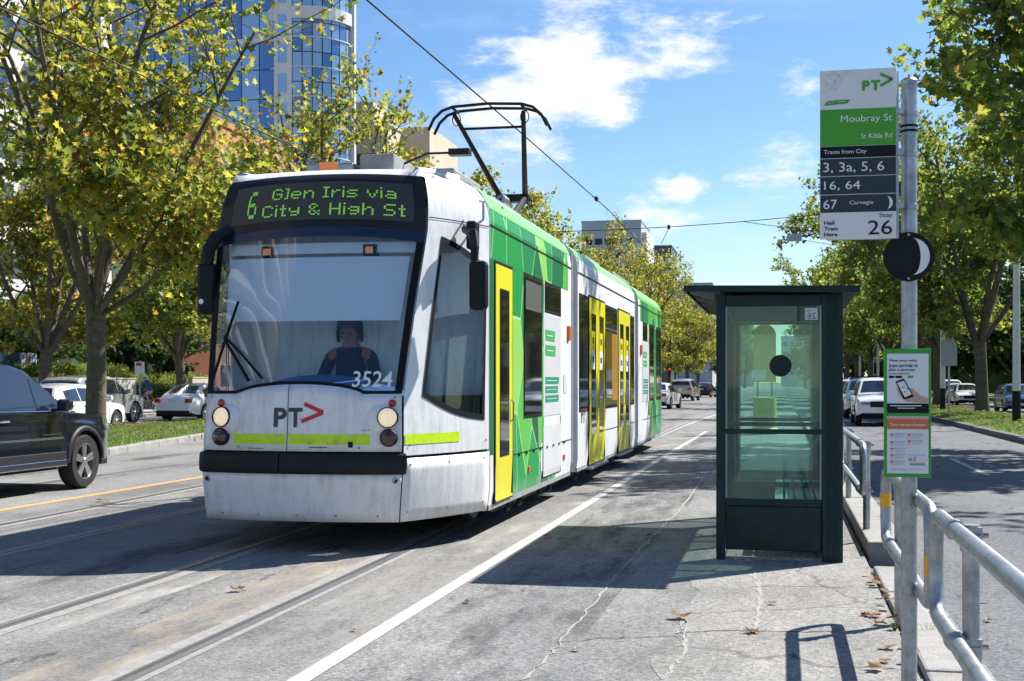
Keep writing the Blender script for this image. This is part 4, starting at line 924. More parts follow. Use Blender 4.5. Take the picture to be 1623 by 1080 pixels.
pq('phone_print', M_signk, 0,0,0,0, 4, po1, [(.24,.745),(.42,.768),(.62,.638),(.62,.625),(.44,.605),(.40,.615)]); pq('phone_screen', M_pap, 0,0,0,0, 5, po1, [(.275,.735),(.42,.752),(.585,.645),(.44,.622)])
pq('hand_print', M_skin2, 0,0,0,0, 3, po1, [(.27,.70),(.30,.66),(.36,.62),(.46,.59),(.60,.585),(.80,.578),(.94,.58),(.94,.615),(.80,.63),(.68,.665),(.60,.69),(.5,.70),(.40,.66)])
for k, (a, b, c) in enumerate(((.50,.69,M_signg),(.44,.665,M_pgrey),(.40,.70,M_signg))): pq('map_dot', c, a-.015, a+.015, b-.007, b+.007, 6, po1)
pq('print_line', M_pap, .13, .80, .553, .560, 3, po1); pq('print_line', M_pap, .28, .66, .535, .541, 3, po1)
pq('poster_header', M_org, .06, .945, .375, .455, 2, po2); pt('Tram service changes', .12, .87, .395, .42, M_whitev, po2, .012)
for k in range(16): pq('header_hatch', M_org, 0,0,0,0, 2, po2, [(.07+k*.055,.457),(.10+k*.055,.457),(.115+k*.055,.472),(.085+k*.055,.472)])
for col_, ys_ in ((.13, (.325,.265,.215,.165,.115)), (.50, (.325,.275))):
    for y in ys_:
        pq('calendar_print', M_org, col_, col_+.07, y, y+.014, 3, po2); pq('calendar_print', mat('print_pink', (.62,.55,.56), .5), col_, col_+.07, y-.022, y-.001, 3, po2)
        for j in range(4): pq('print_line', M_pgrey if j == 0 else mat('print_light', (.5,.51,.54), .5), col_+.09, col_+.09+(.24,.20,.23,.17)[j], y+.010-j*.010, y+.014-j*.010, 3, po2)
pq('print_line', M_pgrey, .52, .88, .172, .176, 3, po2); pq('map_print', M_pgrey, .52, .60, .128, .152, 3, po2); pq('map_print', M_signk, .63, .67, .125, .157, 3, po2); pq('map_print', M_pap, .637, .663, .13, .152, 4, po2)
pq('notice_bar', M_tape, .54, .88, .108, .114, 3, po2); pq('notice_bar', M_pgrey, .54, .88, .094, .106, 3, po2); pq('print_line', M_pgrey, .12, .48, .06, .064, 3, po2); pq('print_line', MATS['print_light'], .54, .85, .06, .064, 3, po2)
# small lamp on a curled arm behind the panel
la = MB().tube([(xa+.03,-.06,zb_+.02),(xa-.012,-.06,zb_+.012),(xa-.02,-.06,zb_+.035),(xa-.05,-.06,zb_+.025),(xa-.09,-.06,zb_+.02)], .004, 6).build('lamp_arm', M_dark, ss)
MB().box(xa-.155,xa-.085,-.085,-.04,zb_+.0,zb_+.032).build('sign_lamp', M_galv, la, bevel=.004)
# ---- yellow safety beacon beyond the shelter
bx, by = onx(1212, 38), 38
be = thing('safety_beacon', 'yellow round-topped safety beacon standing at the far end of the stop', 'beacon', (bx, by, 0))
MB().lathe([(.001,0),(.42,0),(.42,.12),(.34,.2),(.33,1.05),(.001,1.08)], 20).build('base', mat('beacon_base', (.55,.45,.10), .6, var=.2, vs=4), be, smooth=True, auto=40)
for x in (-.2,.2): MB().tube([(x,0,1.05),(x,0,1.55)], .03, 8).build('stem', M_galv, be)
pp = [(-.32,1.5),(.32,1.5)] + [(.32*math.cos(t), 2.85+.32*math.sin(t)) for t in np.linspace(0,PI,12)]
pn = MB().prism([(x,-.03,z) for x, z in pp], (0,.06,0)).build('panel', mat('beacon_yellow', (.55,.37,.03), .5, var=.15, vs=4), be)
MB().box(-.3,.05,-.04,-.031,1.55,1.85).build('notice', M_pap, pn)
# ================================================================ BUILDINGS
M_bwhite = mat('render_white', (.62,.62,.62), .8, var=.08, vs=.3); M_bbeige = mat('render_beige', (.52,.45,.34), .85, var=.08, vs=.3); M_bgrey = mat('cladding_grey', (.36,.40,.46), .6, var=.1, vs=.2)
M_terra = mat('terracotta', (.50,.19,.09), .8, var=.1, vs=.4); M_spand = mat('green_spandrel', (.26,.36,.30), .5, var=.08, vs=.5); M_bdark = mat('dark_cladding', (.05,.065,.09), .5, var=.15, vs=.3)
M_pane = mat('window_glass', (.02,.03,.04), .06, coat=.8); M_bpane = mat('blue_curtain_glass', (.10,.22,.44), .08, .35, coat=.6); M_bpane2 = mat('pale_curtain_glass', (.30,.46,.64), .08, .35, coat=.6); M_alu = mat('white_mullion', (.66,.68,.70), .4)
def pane_grid(par, name, m, face, xs, zs, wd, ht, pos, frame=None):
    """windows of one facade: face 'y' looks along -y (pos = y), 'x' looks along +x (pos = x); meshes shared"""
    mb = MB(); 
    if face == 'y': mb.box(0, wd, -.06, .02, 0, ht)
    else: mb.box(-.02, .06, 0, wd, 0, ht)
    first = None
    ms = m if isinstance(m, list) else [m]; proto = {}
    for i, x in enumerate(xs):
        for j, z in enumerate(zs):
            mm = ms[(i*7+j*3+(i*j) % 5) % len(ms)]
            if mm.name not in proto: o = mb.build(name, mm, par); proto[mm.name] = o
            else: o = proto[mm.name].copy(); COL.objects.link(o); o.parent = par
            o.location = (x, pos, z) if face == 'y' else (pos, x, z)
def block(name, label, m, x0, x1, y0, y1, h, cat='building'):
    cx_, cy_ = (x0+x1)/2, (y0+y1)/2
    t = thing(name, label, cat, (cx_, cy_, 0)); o = MB().box(x0-cx_, x1-cx_, y0-cy_, y1-cy_, -.2, h).build('wall', m, t)
    MB().box(x0-cx_-.15, x1-cx_+.15, y0-cy_-.15, y1-cy_+.15, h, h+.5).build('parapet', m, t)
    return t, (x1-x0)/2, (y1-y0)/2
# white apartment block beside the near end of the footpath
t, hx, hy = block('apartment_building', 'white rendered apartment block with dark windows and balconies, beside the terracotta building', M_bwhite, -62, -43, 40, onx and ony(112,-43), 34)
n = int(2*hy/3.4)
pane_grid(t, 'window', M_pane, 'x', [-hy+.8+k*3.4 for k in range(n)], [1+3.3*k for k in range(10)], 1.9, 1.9, hx)
for k in range(1, 10):
    for y in (hy-5.0,):
        s_ = MB().box(hx, hx+1.6, y, hy+.8, 3.3*k, 3.3*k+.28).build('balcony', M_bwhite, t); MB().box(hx+1.5, hx+1.56, y, hy+.8, 3.3*k+.28, 3.3*k+1.25).build('balustrade', mat('balustrade_glass', (.25,.3,.32), .1, coat=.5), s_)
MB().box(hx+1.7, hx+2.2, hy-.3, hy+1.0, 0, 34).build('pier', M_bwhite, t)
# blue glass tower with a curved end bay
Yt = 150; xl, xr = onx(110, Yt), onx(438, Yt)
t = thing('office_tower', 'tall blue glass office tower with white frame and curved corner bay', 'building', (xr, Yt, 0)); wtot = xr - xl; HT = 62
MB().box(-wtot, 0, .3, 22, 0, HT).build('wall', M_bdark, t)
nc, nr_ = 12, 17; cw, ch = wtot/nc, HT/nr_
pane_grid(t, 'curtain_pane', [M_bpane, M_bpane2, M_bpane], 'y', [-wtot+cw*i+.06 for i in range(nc)], [ch*j+.05 for j in range(nr_)], cw-.14, ch-.14, .30)
for j in range(0, nr_, 4): MB().box(-wtot, 0, .12, .3, ch*j-.25, ch*j+.25).build('floor_band', M_alu, t)
pw = onx(466, Yt) - xr
MB().box(0, pw, -.8, 12, 0, HT).build('pier', M_alu, t)
pane_grid(t, 'pier_window', M_bpane2, 'y', [pw*.22], [ch*j+.5 for j in range(nr_)], pw*.5, ch*.62, -.8)
x2 = onx(551, Yt) - xr; rad = (x2-pw)*.82; ncv = 9
MB().lathe([(rad*.985, 0), (rad*.985, HT)], 40, 'z', (pw, rad*1.0-.6, 0)).build('curved_wall', M_bdark, t)
for i in range(ncv):
    t0, t1 = -PI/2 + (PI/2)*i/ncv*1.25, -PI/2 + (PI/2)*(i+1)/ncv*1.25
    for j in range(nr_*2):
        a, b = t0+.012, t1-.012; z0, z1 = ch*.5*j+.05, ch*.5*(j+1)-.07; c_ = Vector((pw, rad-.6, 0))
        vs = [c_ + Vector((rad*math.cos(q), rad*math.sin(q), z)) for q, z in ((a,z0),(b,z0),(b,z1),(a,z1))]
        MB().add(vs, [(0,1,2,3)]).build('curtain_pane', (M_bpane2, M_bpane, M_bpane2, M_bpane2)[(i+j*3) % 4], t)
for j in range(nr_):
    MB().lathe([(rad*1.005, ch*j-.06), (rad*1.02, ch*j-.06), (rad*1.02, ch*j+.08), (rad*1.005, ch*j+.08)], 40, 'z', (pw, rad-.6, 0)).build('floor_band', M_alu, t)
MB().lathe([(rad*1.005, 46), (rad*1.05, 46), (rad*1.05, 47.5), (rad*1.005, 47.5)], 40, 'z', (pw, rad-.6, 0)).build('crown_band', M_alu, t)
x3 = onx(557.5, Yt) - xr
MB().box(pw+rad*.98, pw+rad*1.0+.5, rad-.9, rad-.3, 0, HT).build('pier', M_bwhite, t)
# terracotta building with green spandrels
t, hx, hy = block('terracotta_building', 'terracotta and pale green office building behind the street trees', M_terra, onx(112,100), onx(342,100), 100, 118, 23)
pane_grid(t, 'window', M_pane, 'y', [-hx+.6+2.4*k for k in range(int(2*hx/2.4)-1)], [1.2+3.6*k for k in range(6)], 2.0, 1.5, -hy)
for k in range(6): MB().box(-hx+.2, hx-3.2, -hy-.25, -hy, 2.9+3.6*k, 4.3+3.6*k).build('spandrel', M_spand, t)
pane_grid(t, 'window', M_pane, 'x', [-hy+1+3*k for k in range(5)], [1.2+3.6*k for k in range(6)], 1.8, 1.7, hx)
# beige block
t, hx, hy = block('beige_building', 'plain beige block with paired dark windows next to the glass tower', M_bbeige, onx(557,190), onx(614,190), 190, 216, 41)
pane_grid(t, 'window', M_pane, 'y', [-hx+.9, -hx+2.75], [2+4.6*k for k in range(8)], 1.75, 2.4, -hy)
pane_grid(t, 'window', M_pane, 'x', [-hy+4+5*k for k in range(4)], [2+4.6*k for k in range(8)], 2.2, 2.2, hx)
MB().box(-hx, -hx+3.4, -hy+.4, -hy+8, 41.5, 44.6).build('plant_room', M_bbeige, t); MB().box(hx-.6, hx+4.5, -hy+8, hy, 0, 42).build('wing', M_bbeige, t)
# far blocks
t, hx, hy = block('pale_apartment_tower', 'pale blue-grey apartment block far along the left side of the avenue', M_bgrey, onx(922,330), onx(1016,330), 330, 352, 42.5)
pane_grid(t, 'window', M_pane, 'y', [-hx+.8+2.6*k for k in range(int(2*hx/2.6))], [8+3.6*k for k in range(9)], 1.9, 1.6, -hy); pane_grid(t, 'window', M_pane, 'x', [-hy+1.5+3.6*k for k in range(6)], [8+3.6*k for k in range(9)], 2.2, 1.6, hx)
MB().box(hx-4, hx+.5, -hy-.4, -hy+3, 34, 37).build('balcony', M_bwhite, t); MB().box(hx, hx+1.2, -hy+2, hy, 0, 40).build('sunlit_side', M_bwhite, t)  # whiter slab on the sunward flank: sunlight put into its colour
t, hx, hy = block('dark_apartment_tower', 'dark slim apartment tower with balconies far down the avenue', M_bdark, onx(1029,360), onx(1064,360), 360, 380, 39)
pane_grid(t, 'window', M_bpane2, 'y', [-hx+.5+2.0*k for k in range(3)], [8+3.3*k for k in range(9)], 1.6, 1.4, -hy)
for k in range(5): MB().box(-hx-.1, hx*.3, -hy-1.2, -hy, 21+3.3*k, 21.5+3.3*k).build('balcony', M_bgrey, t)
t, hx, hy = block('flat_roofed_block', 'low blue-grey flat-roofed block at the end of the avenue', M_bgrey, onx(1066,400), onx(1129,400), 400, 420, 31.5)
pane_grid(t, 'window', M_pane, 'y', [-hx+.8+2.6*k for k in range(int(2*hx/2.6))], [10+3.6*k for k in range(5)], 1.9, 1.6, -hy)
t, hx, hy = block('end_tower', 'grey tower closing the avenue, seen through the shelter glass', M_bgrey, onx(1166,450), onx(1193,450), 450, 470, 24)
pane_grid(t, 'window', M_pane, 'y', [-hx+.6+2.4*k for k in range(int(2*hx/2.4))], [4+3.3*k for k in range(6)], 1.6, 1.6, -hy)
t, hx, hy = block('end_block', 'wide pale block closing the avenue behind the right trees', M_bwhite, onx(1238,460), onx(1300,460), 460, 480, 17)
pane_grid(t, 'window', M_pane, 'y', [-hx+.6+2.4*k for k in range(int(2*hx/2.4))], [4+3.3*k for k in range(4)], 1.6, 1.6, -hy)
M_terra2 = mat('brown_brick', (.13,.08,.055), .9, var=.2, vs=2)
# buildings behind the right trees
for k, (y, h_, m_, lb) in enumerate(((55, 11, M_bdark, 'dark low building behind the right street trees, the nearer one'), (95, 14, M_terra2, 'brown building behind the right street trees, the middle one'), (140, 18, M_bdark, 'tall dark block behind the right street trees, the farther one'))):
    t, hx, hy = block('roadside_building', lb, m_, 36, 52, y, y+30, h_)
    pane_grid(t, 'window', M_pane, 'y', [-hx+1+3*i for i in range(4)], [1.2+3.4*j for j in range(int(h_/3.5))], 1.8, 1.6, -hy)

# wavy-balconied tower behind the viewpoint, mirrored in the tram's windscreen
t = thing('wavy_tower', 'white wavy-balconied apartment tower mirrored in the tram windscreen', 'building', (-46, -30, 0))
def wavy(r, ph, n=72): return [(r*(1+.05*math.sin(5*q+ph)+.03*math.sin(9*q-ph*1.7))*math.cos(q), r*(1+.05*math.sin(5*q+ph)+.03*math.sin(9*q-ph*1.7))*math.sin(q)) for q in np.linspace(0, 2*PI, n, endpoint=False)]
MB().lathe([(13,0),(13,62)], 40).build('glass_wall', M_pane, t)
for k in range(19):
    pl_ = wavy(15.2, k*.33); MB().prism([(x,y,3.2*k+2.6) for x, y in pl_], (0,0,.55)).build('balcony_slab', M_bwhite, t)
# ================================================================ TREES
def tree_mesh(seed, height, spread, nleaf, leaf, bole=2.9, limbs=6, r0=.34, sparse=False, low=.28, airy=1.0):
    rg = random.Random(seed); tb = MB(); twigs = []
    def branch(p, d, length, r, lev):
        n = 7 if lev < 2 else 4; pts = [p.copy()]; q = p.copy(); dd = d.copy()
        for i in range(n):
            dd = (dd + Vector((rg.uniform(-1,1), rg.uniform(-1,1), rg.uniform(-.5,.9))) * (.16 if lev < 2 else .26) + Vector((0,0,.07 if lev == 1 else .02))).normalized()
            q = q + dd * length / n; pts.append(q.copy())
        rr = [r * (1 - .72 * i / n) for i in range(n + 1)]
        tb.tube(pts, rr, 9 if lev == 0 else (7 if lev == 1 else (5 if lev == 2 else 3)), False)
        if lev >= 3: twigs.append(pts); return
        nb = {1: 8, 2: 5}[lev]
        for k in range(nb):
            t = rg.uniform(.28 if lev == 1 else .2, 1.0); i = min(n-1, int(t*n)); bp = pts[i].lerp(pts[i+1], t*n-i)
            ax = (pts[i+1]-pts[i]).normalized(); sd = Vector((rg.uniform(-1,1), rg.uniform(-1,1), rg.uniform(-.45,.6))); sd = (sd - ax*sd.dot(ax)).normalized()
            nd = (ax*.55 + sd*.85).normalized()
            branch(bp, nd, length * ({1:.46, 2:.52}[lev]) * rg.uniform(.65,1.15) * (1.2 - .35*t), max(.012, rr[i] * .55), lev + 1)
        twigs.append(pts[-3:])
    # trunk with a flare and a slight lean
    tp = [Vector((0,0,-.2)), Vector((.0,0,.05)), Vector((rg.uniform(-.03,.03),0,.5)), Vector((rg.uniform(-.08,.08),rg.uniform(-.08,.08),bole*.6)), Vector((rg.uniform(-.12,.12),rg.uniform(-.12,.12),bole))]
    tb.tube(tp, [r0*1.55, r0*1.3, r0*1.05, r0*.95, r0*.98], 14, False)
    a0 = rg.uniform(0,6.28)
    for k in range(limbs):
        a = a0 + 2*PI*k/limbs + rg.uniform(-.3,.3); up = rg.uniform(.75,1.7) if k % 2 else rg.uniform(1.5,2.6)
        d = Vector((math.cos(a), math.sin(a), up * height/ (spread*2.1))).normalized()
        ln = math.hypot(spread * .72, (height - bole) * .62) * rg.uniform(.82,1.1)
        branch(tp[-1] - Vector((0,0,rg.uniform(0,.35))), d, ln, r0*rg.uniform(.42,.6), 1)
    for k in range(3):                             # low drooping shoots
        a = rg.uniform(0,6.28); branch(tp[-2].lerp(tp[-1], .8), Vector((math.cos(a), math.sin(a), .35)).normalized(), spread*.75, r0*.3, 1)
    trunk = tb
    # leaves: five-lobed, folded blades clustered on the twigs
    lob = [(0,-.5),(.17,-.36),(.52,-.30),(.34,-.02),(.46,.30),(.16,.18),(0,.56),(-.16,.18),(-.46,.30),(-.34,-.02),(-.52,-.30),(-.17,-.36)]
    tl = [0]
    for t in twigs: tl.append(tl[-1] + sum((b-a).length for a, b in zip(t[:-1], t[1:])))
    nrg = np.random.default_rng(seed); pos = np.empty((nleaf,3)); 
    ks = np.searchsorted(np.array(tl), nrg.uniform(0, tl[-1], nleaf), side='right') - 1
    for i, k in enumerate(ks):
        t = twigs[min(k, len(twigs)-1)]; j = rg.randrange(len(t)-1); p = t[j].lerp(t[j+1], rg.random()); pos[i] = p
    pos += nrg.normal(0, .19 if not sparse else .15, (nleaf,3)) * np.array([1,1,.8])
    keep = (pos[:,2] > height*low*.55) & (nrg.random(nleaf) < np.interp(pos[:,2], [height*.38, height*.62], [1, airy])); pos = pos[keep]; nleaf = len(pos)
    nrm = nrg.normal(0,1,(nleaf,3)) + np.array([.25,.25,.9]); nrm /= np.linalg.norm(nrm,axis=1)[:,None]
    t1 = np.cross(nrm, nrg.normal(0,1,(nleaf,3))); t1 /= np.linalg.norm(t1,axis=1)[:,None]; t2 = np.cross(nrm, t1)
    sz = leaf * nrg.uniform(.6,1.25,nleaf)
    L2 = np.array(lob); K = len(lob); fold = np.abs(L2[:,0])*.45
    V = pos[:,None,:] + sz[:,None,None]*(L2[None,:,0:1]*t1[:,None,:] + L2[None,:,1:2]*t2[:,None,:] + fold[None,:,None]*nrm[:,None,:])
    me = bpy.data.meshes.new('crown'); nv = nleaf*K
    quads = [(0,1,11),(1,2,3),(9,10,11),(3,4,5),(7,8,9),(5,6,7),(1,3,5),(7,9,11),(1,5,7),(1,7,11)]
    base = (np.arange(nleaf)*K)[:,None,None]; T = (np.array(quads)[None]+base).reshape(-1)
    nf = nleaf*len(quads)
    me.vertices.add(nv); me.vertices.foreach_set('co', V.reshape(-1)); me.loops.add(nf*3); me.loops.foreach_set('vertex_index', T.astype(np.int32))
    me.polygons.add(nf); me.polygons.foreach_set('loop_start', np.arange(nf, dtype=np.int32)*3); me.polygons.foreach_set('loop_total', np.full(nf,3,dtype=np.int32)); me.update(calc_edges=True)
    return trunk, me
TREES = {}; ORD = ['first','second','third','fourth','fifth','sixth','seventh','eighth','ninth','tenth','eleventh','twelfth']
def tree_proto(key, mats_leaf, *a, **k):
    tb, me = tree_mesh(*a, **k)
    tm = bpy.data.meshes.new('trunk'); tm.from_pydata(tb.v, [], tb.f); tm.materials.append(M_bark); tm.polygons.foreach_set('use_smooth', [True]*len(tm.polygons))
    me.materials.append(mats_leaf); TREES[key] = (tm, me)
def plant(key, x, y, z, rz, sc, label, group=None, name='plane_tree', mat_over=None):
    t = thing(name, label, 'tree', (x,y,z), rz, group); t.scale = sc if isinstance(sc, tuple) else (sc,)*3
    tm, me = TREES[key]
    for nm, m in (('trunk', tm), ('crown', me)):
        o = bpy.data.objects.new(nm, m); COL.objects.link(o); o.parent = t
        if nm == 'crown': o['kind'] = 'stuff'
    return t
tree_proto('A', M_leafA, 11, 15.5, 7.4, 21000, .205, bole=3.3, limbs=7, r0=.25, airy=.38)
tree_proto('B', M_leafA, 23, 14.5, 5.6, 17000, .21, bole=3.0, limbs=6, r0=.27, airy=.7)
tree_proto('C', M_leafA, 37, 16.5, 5.0, 6000, .22, bole=3.2, limbs=5, r0=.24, sparse=True)
tree_proto('D', M_leafB, 41, 15.5, 6.6, 23000, .215, bole=3.2, limbs=6, r0=.28)
tree_proto('E', M_leafB, 53, 14.0, 6.0, 19000, .215, bole=3.0, limbs=6, r0=.26)
tree_proto('F', M_leafD, 67, 12.0, 5.5, 12000, .38, bole=1.3, limbs=6, r0=.26)
p = gp(152, 690, .15); plant('A', p.x, p.y, .12, .4, 1.0, 'big autumn plane tree on the grass median beside the white hatchback')
G1 = 'plane trees along the left median'
plant('C', -18.9, 52.5, .12, 1.2, (1,1,1.06), 'thin sparse plane tree on the left median just behind the tram front', None)
ys = [61, 71, 82, 94, 107, 121, 136, 152, 170, 190, 215, 245]
for i, y in enumerate(ys):
    plant('BACBB'[i % 5] if i > 2 else 'CBB'[i], -17.8 + random.uniform(-.4,.4) + max(0, (y-110))*.02, y + random.uniform(-1,1), .12, random.uniform(0,6), random.uniform(.93,1.08)*(1.13 if y > 90 else (.80,1.05,1.12,1.12)[i]), '%s autumn plane tree beyond the thin sparse one in the left median row' % ORD[i], G1)
G2 = 'plane trees along the left footpath'
plant('B', -28.3, ony(72,-28.3), .06, 2.2, .92, 'leaning plane tree at the footpath edge by the concrete wall', None).rotation_euler = (R(2), R(7), 2.2)
plant('D', -28.3, ony(286,-28.3), .06, 4.0, .85, 'green plane tree at the footpath edge behind the parked white sedan', None)
for i, y in enumerate((30, 72, 86, 101, 118, 138)): plant('DEB'[i % 3], -28.4, y, .06, i*1.3, random.uniform(.8,.95), ('plane tree on the left footpath before the leaning one' if i == 0 else '%s plane tree on the left footpath beyond the green one by the sedan' % ORD[i-1]), G2)
for i, y in enumerate((50, 61, 74)): plant('F', -38.5, y, .05, i*2.1, random.uniform(.55,.75), '%s dark bushy evergreen behind the low forecourt wall, counted away from the hoarding' % ORD[i], 'evergreens behind the forecourt wall', 'evergreen_tree')
G3 = 'plane trees along the right median'
for i, (y, k, s_) in enumerate(((31,'D',1.12), (62,'E',1.1), (79,'D',1.12), (97,'E',1.25), (116,'D',1.2), (137,'E',1.3), (160,'D',1.3), (188,'E',1.35), (220,'D',1.35), (260,'E',1.4))):
    x = {62: 8.95, 31: 7.9}.get(y, 9.0)
    lb = {31: 'large green plane tree overhanging the stop sign from the right median', 62: 'plane tree with bare forked trunk on the right median between two white poles'}.get(y, '%s green plane tree beyond the forked one in the right median row' % ORD[max(0,i-2)])
    plant(k, x, y, .08, 1.7*i+.6, s_, lb, G3 if y not in (31, 62) else None)
for i, y in enumerate((62, 76, 92, 108, 124, 140, 158, 178, 200, 225, 255, 290)): plant('F', 21.5 + (i % 2)*3 + max(0,y-150)*.05, y, .05, i*1.9, random.uniform(.95,1.2)*(1 if y < 150 else 1.35), '%s dark evergreen across the far right road, counted along the road from the stop' % ORD[i], 'evergreens across the far right road', 'evergreen_tree')

for i, (x, y) in enumerate(((14,300),(22,318),(30,305),(38,322),(47,310),(56,325),(6,335),(66,315))): plant('F', x, y, 0, i*1.3, 1.25 + .12*(i % 3), '%s dark tree of the far tree line that closes the right road' % ORD[i], 'far tree line closing the right road', 'evergreen_tree')
for i, (x, y) in enumerate(((-9,330),(-15,345),(-21,335),(-28,350))): plant('E', x, y, 0, i*1.3, 1.2, '%s plane tree of the far group that closes the left road' % ORD[i], 'far trees closing the left road')
# ================================================================ POLES AND WIRES
M_pole = mat('pole_grey', (.52,.55,.56), .5, .2, var=.12, vs=3); 
def pole(x, y, h, r, label, group=None, black=1.0):
    t = thing('street_pole', label, 'pole', (x,y,0), 0, group)
    MB().tube([(0,0,0),(0,0,h)], [r,r*.75], 14).build('shaft', M_pole, t, smooth=True, auto=60)
    if black: MB().lathe([(r*1.06,0),(r*1.04,black),(r*.9,black)], 14).build('black_base', M_signk, t, smooth=True, auto=60)
    MB().lathe([(r*.76,h),(r*.5,h+.05),(.001,h+.06)], 14).build('cap', M_pole, t)
    return t
p = gp(1611, 672, .08); PA = pole(p.x, p.y, zat(322,p.x,p.y), .135, 'white pole with black base on the grass of the right median, carrying span wires', None, 1.2)
PAP = p.copy()
p2 = gp(1494, 652, .08); pole(p2.x, p2.y, 8.5, .13, 'white pole with black base beside the plane tree on the right median', None, 1.2)
for i, (x, y) in enumerate(((8.6,95),(8.6,122),(8.6,150),(-15.3,100),(-15.2,128),(-15.0,160),(-15.2,74))): pole(x, y, 8.5, .11, ['first','second','third','second','third','fourth','first'][i] + (' slim grey tram pole on the right median beyond the white one' if x > 0 else ' slim grey tram pole on the left median, counted from the tram front'), 'tram poles ' + ('right' if x > 0 else 'left'), 0)
def wire(name, label, pts, r=.008, sag=0, m=None):
    a = []
    for p, q in zip(pts[:-1], pts[1:]):
        p, q = Vector(p), Vector(q)
        for k in range(12): t = k/12; a.append(p.lerp(q,t) - Vector((0,0,sag*4*t*(1-t))))
    a.append(Vector(pts[-1])); return tag(MB().tube(a, r, 5).build(name, m or M_dark), label, 'wire')
zw = 5.66
wire('contact_wire', 'black overhead contact wire above the tram, touching its pantograph', [(TX-.4,-6,5.46),(TX-.2,10,5.47),(TX-.02,TY+7.35,5.475),(TX+.15,30,5.5),(TX-.05,48,5.6),(TX+.2,75,5.6),(TX+1.5,150,5.6)], .011)
wire('contact_wire', 'overhead contact wire above the empty far track', [(-7.9,8,5.35),(-7.7,34,5.33),(-7.6,62,5.3),(-7.2,100,5.3),(-6,160,5.3)], .010)
wy = 48
wire('span_wire', 'span wire crossing above the avenue from the left trees to the right pole', [(-17.5,wy,7.4),(onx(1060,wy),wy,zat(360,onx(1060,wy),wy)),(PAP.x,wy-.6,zat(303,PAP.x,wy))], .014, .15)
wire('span_wire', 'upper span wire tied to the white pole behind the moon disc', [(onx(1180,60),60,zat(352,onx(1180,60),60)),(PAP.x,PAP.y,zat(395,PAP.x,PAP.y))], .014, .1)
wire('span_wire', 'lower span wire tied to the white pole behind the moon disc', [(onx(1240,70),70,zat(375,onx(1240,70),70)),(PAP.x,PAP.y,zat(424,PAP.x,PAP.y))], .014, .1)
hg = thing('wire_hanger', 'small insulated hanger where span wire and contact wire meet', 'hanger', (onx(1060,wy),wy,zat(360,onx(1060,wy),wy)))
MB().lathe([(.02,-.09),(.06,-.06),(.05,0),(.06,.05),(.02,.08)], 10).build('insulator', M_dark, hg); MB().tube([(0,0,-.05),(-.28,0,-.62)], .012, 5).build('link', M_dark, hg)
cl = thing('wire_clamp', 'small black splice clamp on the contact wire in front of the far blocks', 'clamp', (TX+.13,28.0,5.495)); MB().box(-.03,.03,-.12,.12,-.04,.04).build('clamp_body', M_dark, cl)
# ================================================================ CARS
M_cglass = mat('car_glass', (.012,.016,.02), .03, coat=1); M_tyre = mat('tyre', (.014,.014,.015), .8, var=.2, vs=20, bump=.2, bs=60); M_rim = mat('alloy', (.55,.56,.58), .3, .9); M_arch = mat('arch_liner', (.006,.006,.006), .9)
M_head = mat('headlamp_glass', (.20,.23,.27), .08, coat=1); M_tail = mat('tail_lamp', (.40,.012,.012), .15, coat=1); M_plate = mat('number_plate', (.62,.64,.66), .4); M_clad = mat('car_cladding', (.014,.015,.017), .6, spec=.25); M_trim = mat('chrome_trim', (.7,.7,.72), .15, 1)
def carpaint(name, col, metal=.0, rough=.25):
    m = mat(name, col, rough, metal, coat=1, var=.03, vs=3); return m
CW = carpaint('car_white', (.74,.75,.76)); CS = carpaint('car_silver', (.42,.42,.41), .5); CB = carpaint('car_black', (.012,.013,.016)); CG = carpaint('car_graphite', (.008,.010,.016), .0, .14); CBe = carpaint('car_beige', (.45,.42,.38), .4); CBl = carpaint('car_blue', (.02,.06,.20), .2)
KIND = {  # L, W, wheel radius, front axle, rear axle, sill, shoulder[(y,z)], top[(y,z)], roof[(y,z)], belt half width, roof half width
 'suv': dict(L=4.82, W=1.94, r=.385, fa=1.46, ra=-1.45, sill=.38, sh=[(-2.41,.88),(-2.2,1.08),(-1,1.10),(.9,1.08),(1.9,1.02),(2.25,.93),(2.41,.72)], top=[(-2.41,.9),(-2.2,1.1),(.9,1.16),(1.2,1.15),(1.9,1.09),(2.25,.99),(2.41,.74)],
             roof=[(-2.36,1.12),(-2.12,1.58),(-1.9,1.68),(-.8,1.76),(.1,1.74),(.42,1.66),(1.18,1.15)], wb=.90, wr=.66),
 'sedan': dict(L=4.6, W=1.78, r=.32, fa=1.42, ra=-1.30, sill=.26, sh=[(-2.3,.70),(-2.1,.90),(-1,.94),(.8,.90),(1.7,.80),(2.1,.70),(2.3,.52)], top=[(-2.3,.74),(-2.15,1.0),(-1.5,1.03),(.8,.96),(1.0,.96),(1.7,.86),(2.1,.75),(2.3,.55)],
             roof=[(-1.72,1.02),(-1.05,1.38),(-.6,1.45),(-.1,1.46),(.25,1.40),(1.05,.95)], wb=.82, wr=.56),
 'hatch': dict(L=4.3, W=1.78, r=.32, fa=1.32, ra=-1.28, sill=.26, sh=[(-2.15,.75),(-2.0,.92),(-1,.95),(.8,.92),(1.6,.84),(1.95,.74),(2.15,.55)], top=[(-2.15,.78),(-2.0,.95),(.8,.98),(1.0,.98),(1.6,.90),(1.95,.79),(2.15,.58)],
             roof=[(-2.05,1.0),(-1.7,1.36),(-.6,1.47),(-.05,1.46),(.3,1.39),(1.1,.96)], wb=.82, wr=.58),
}
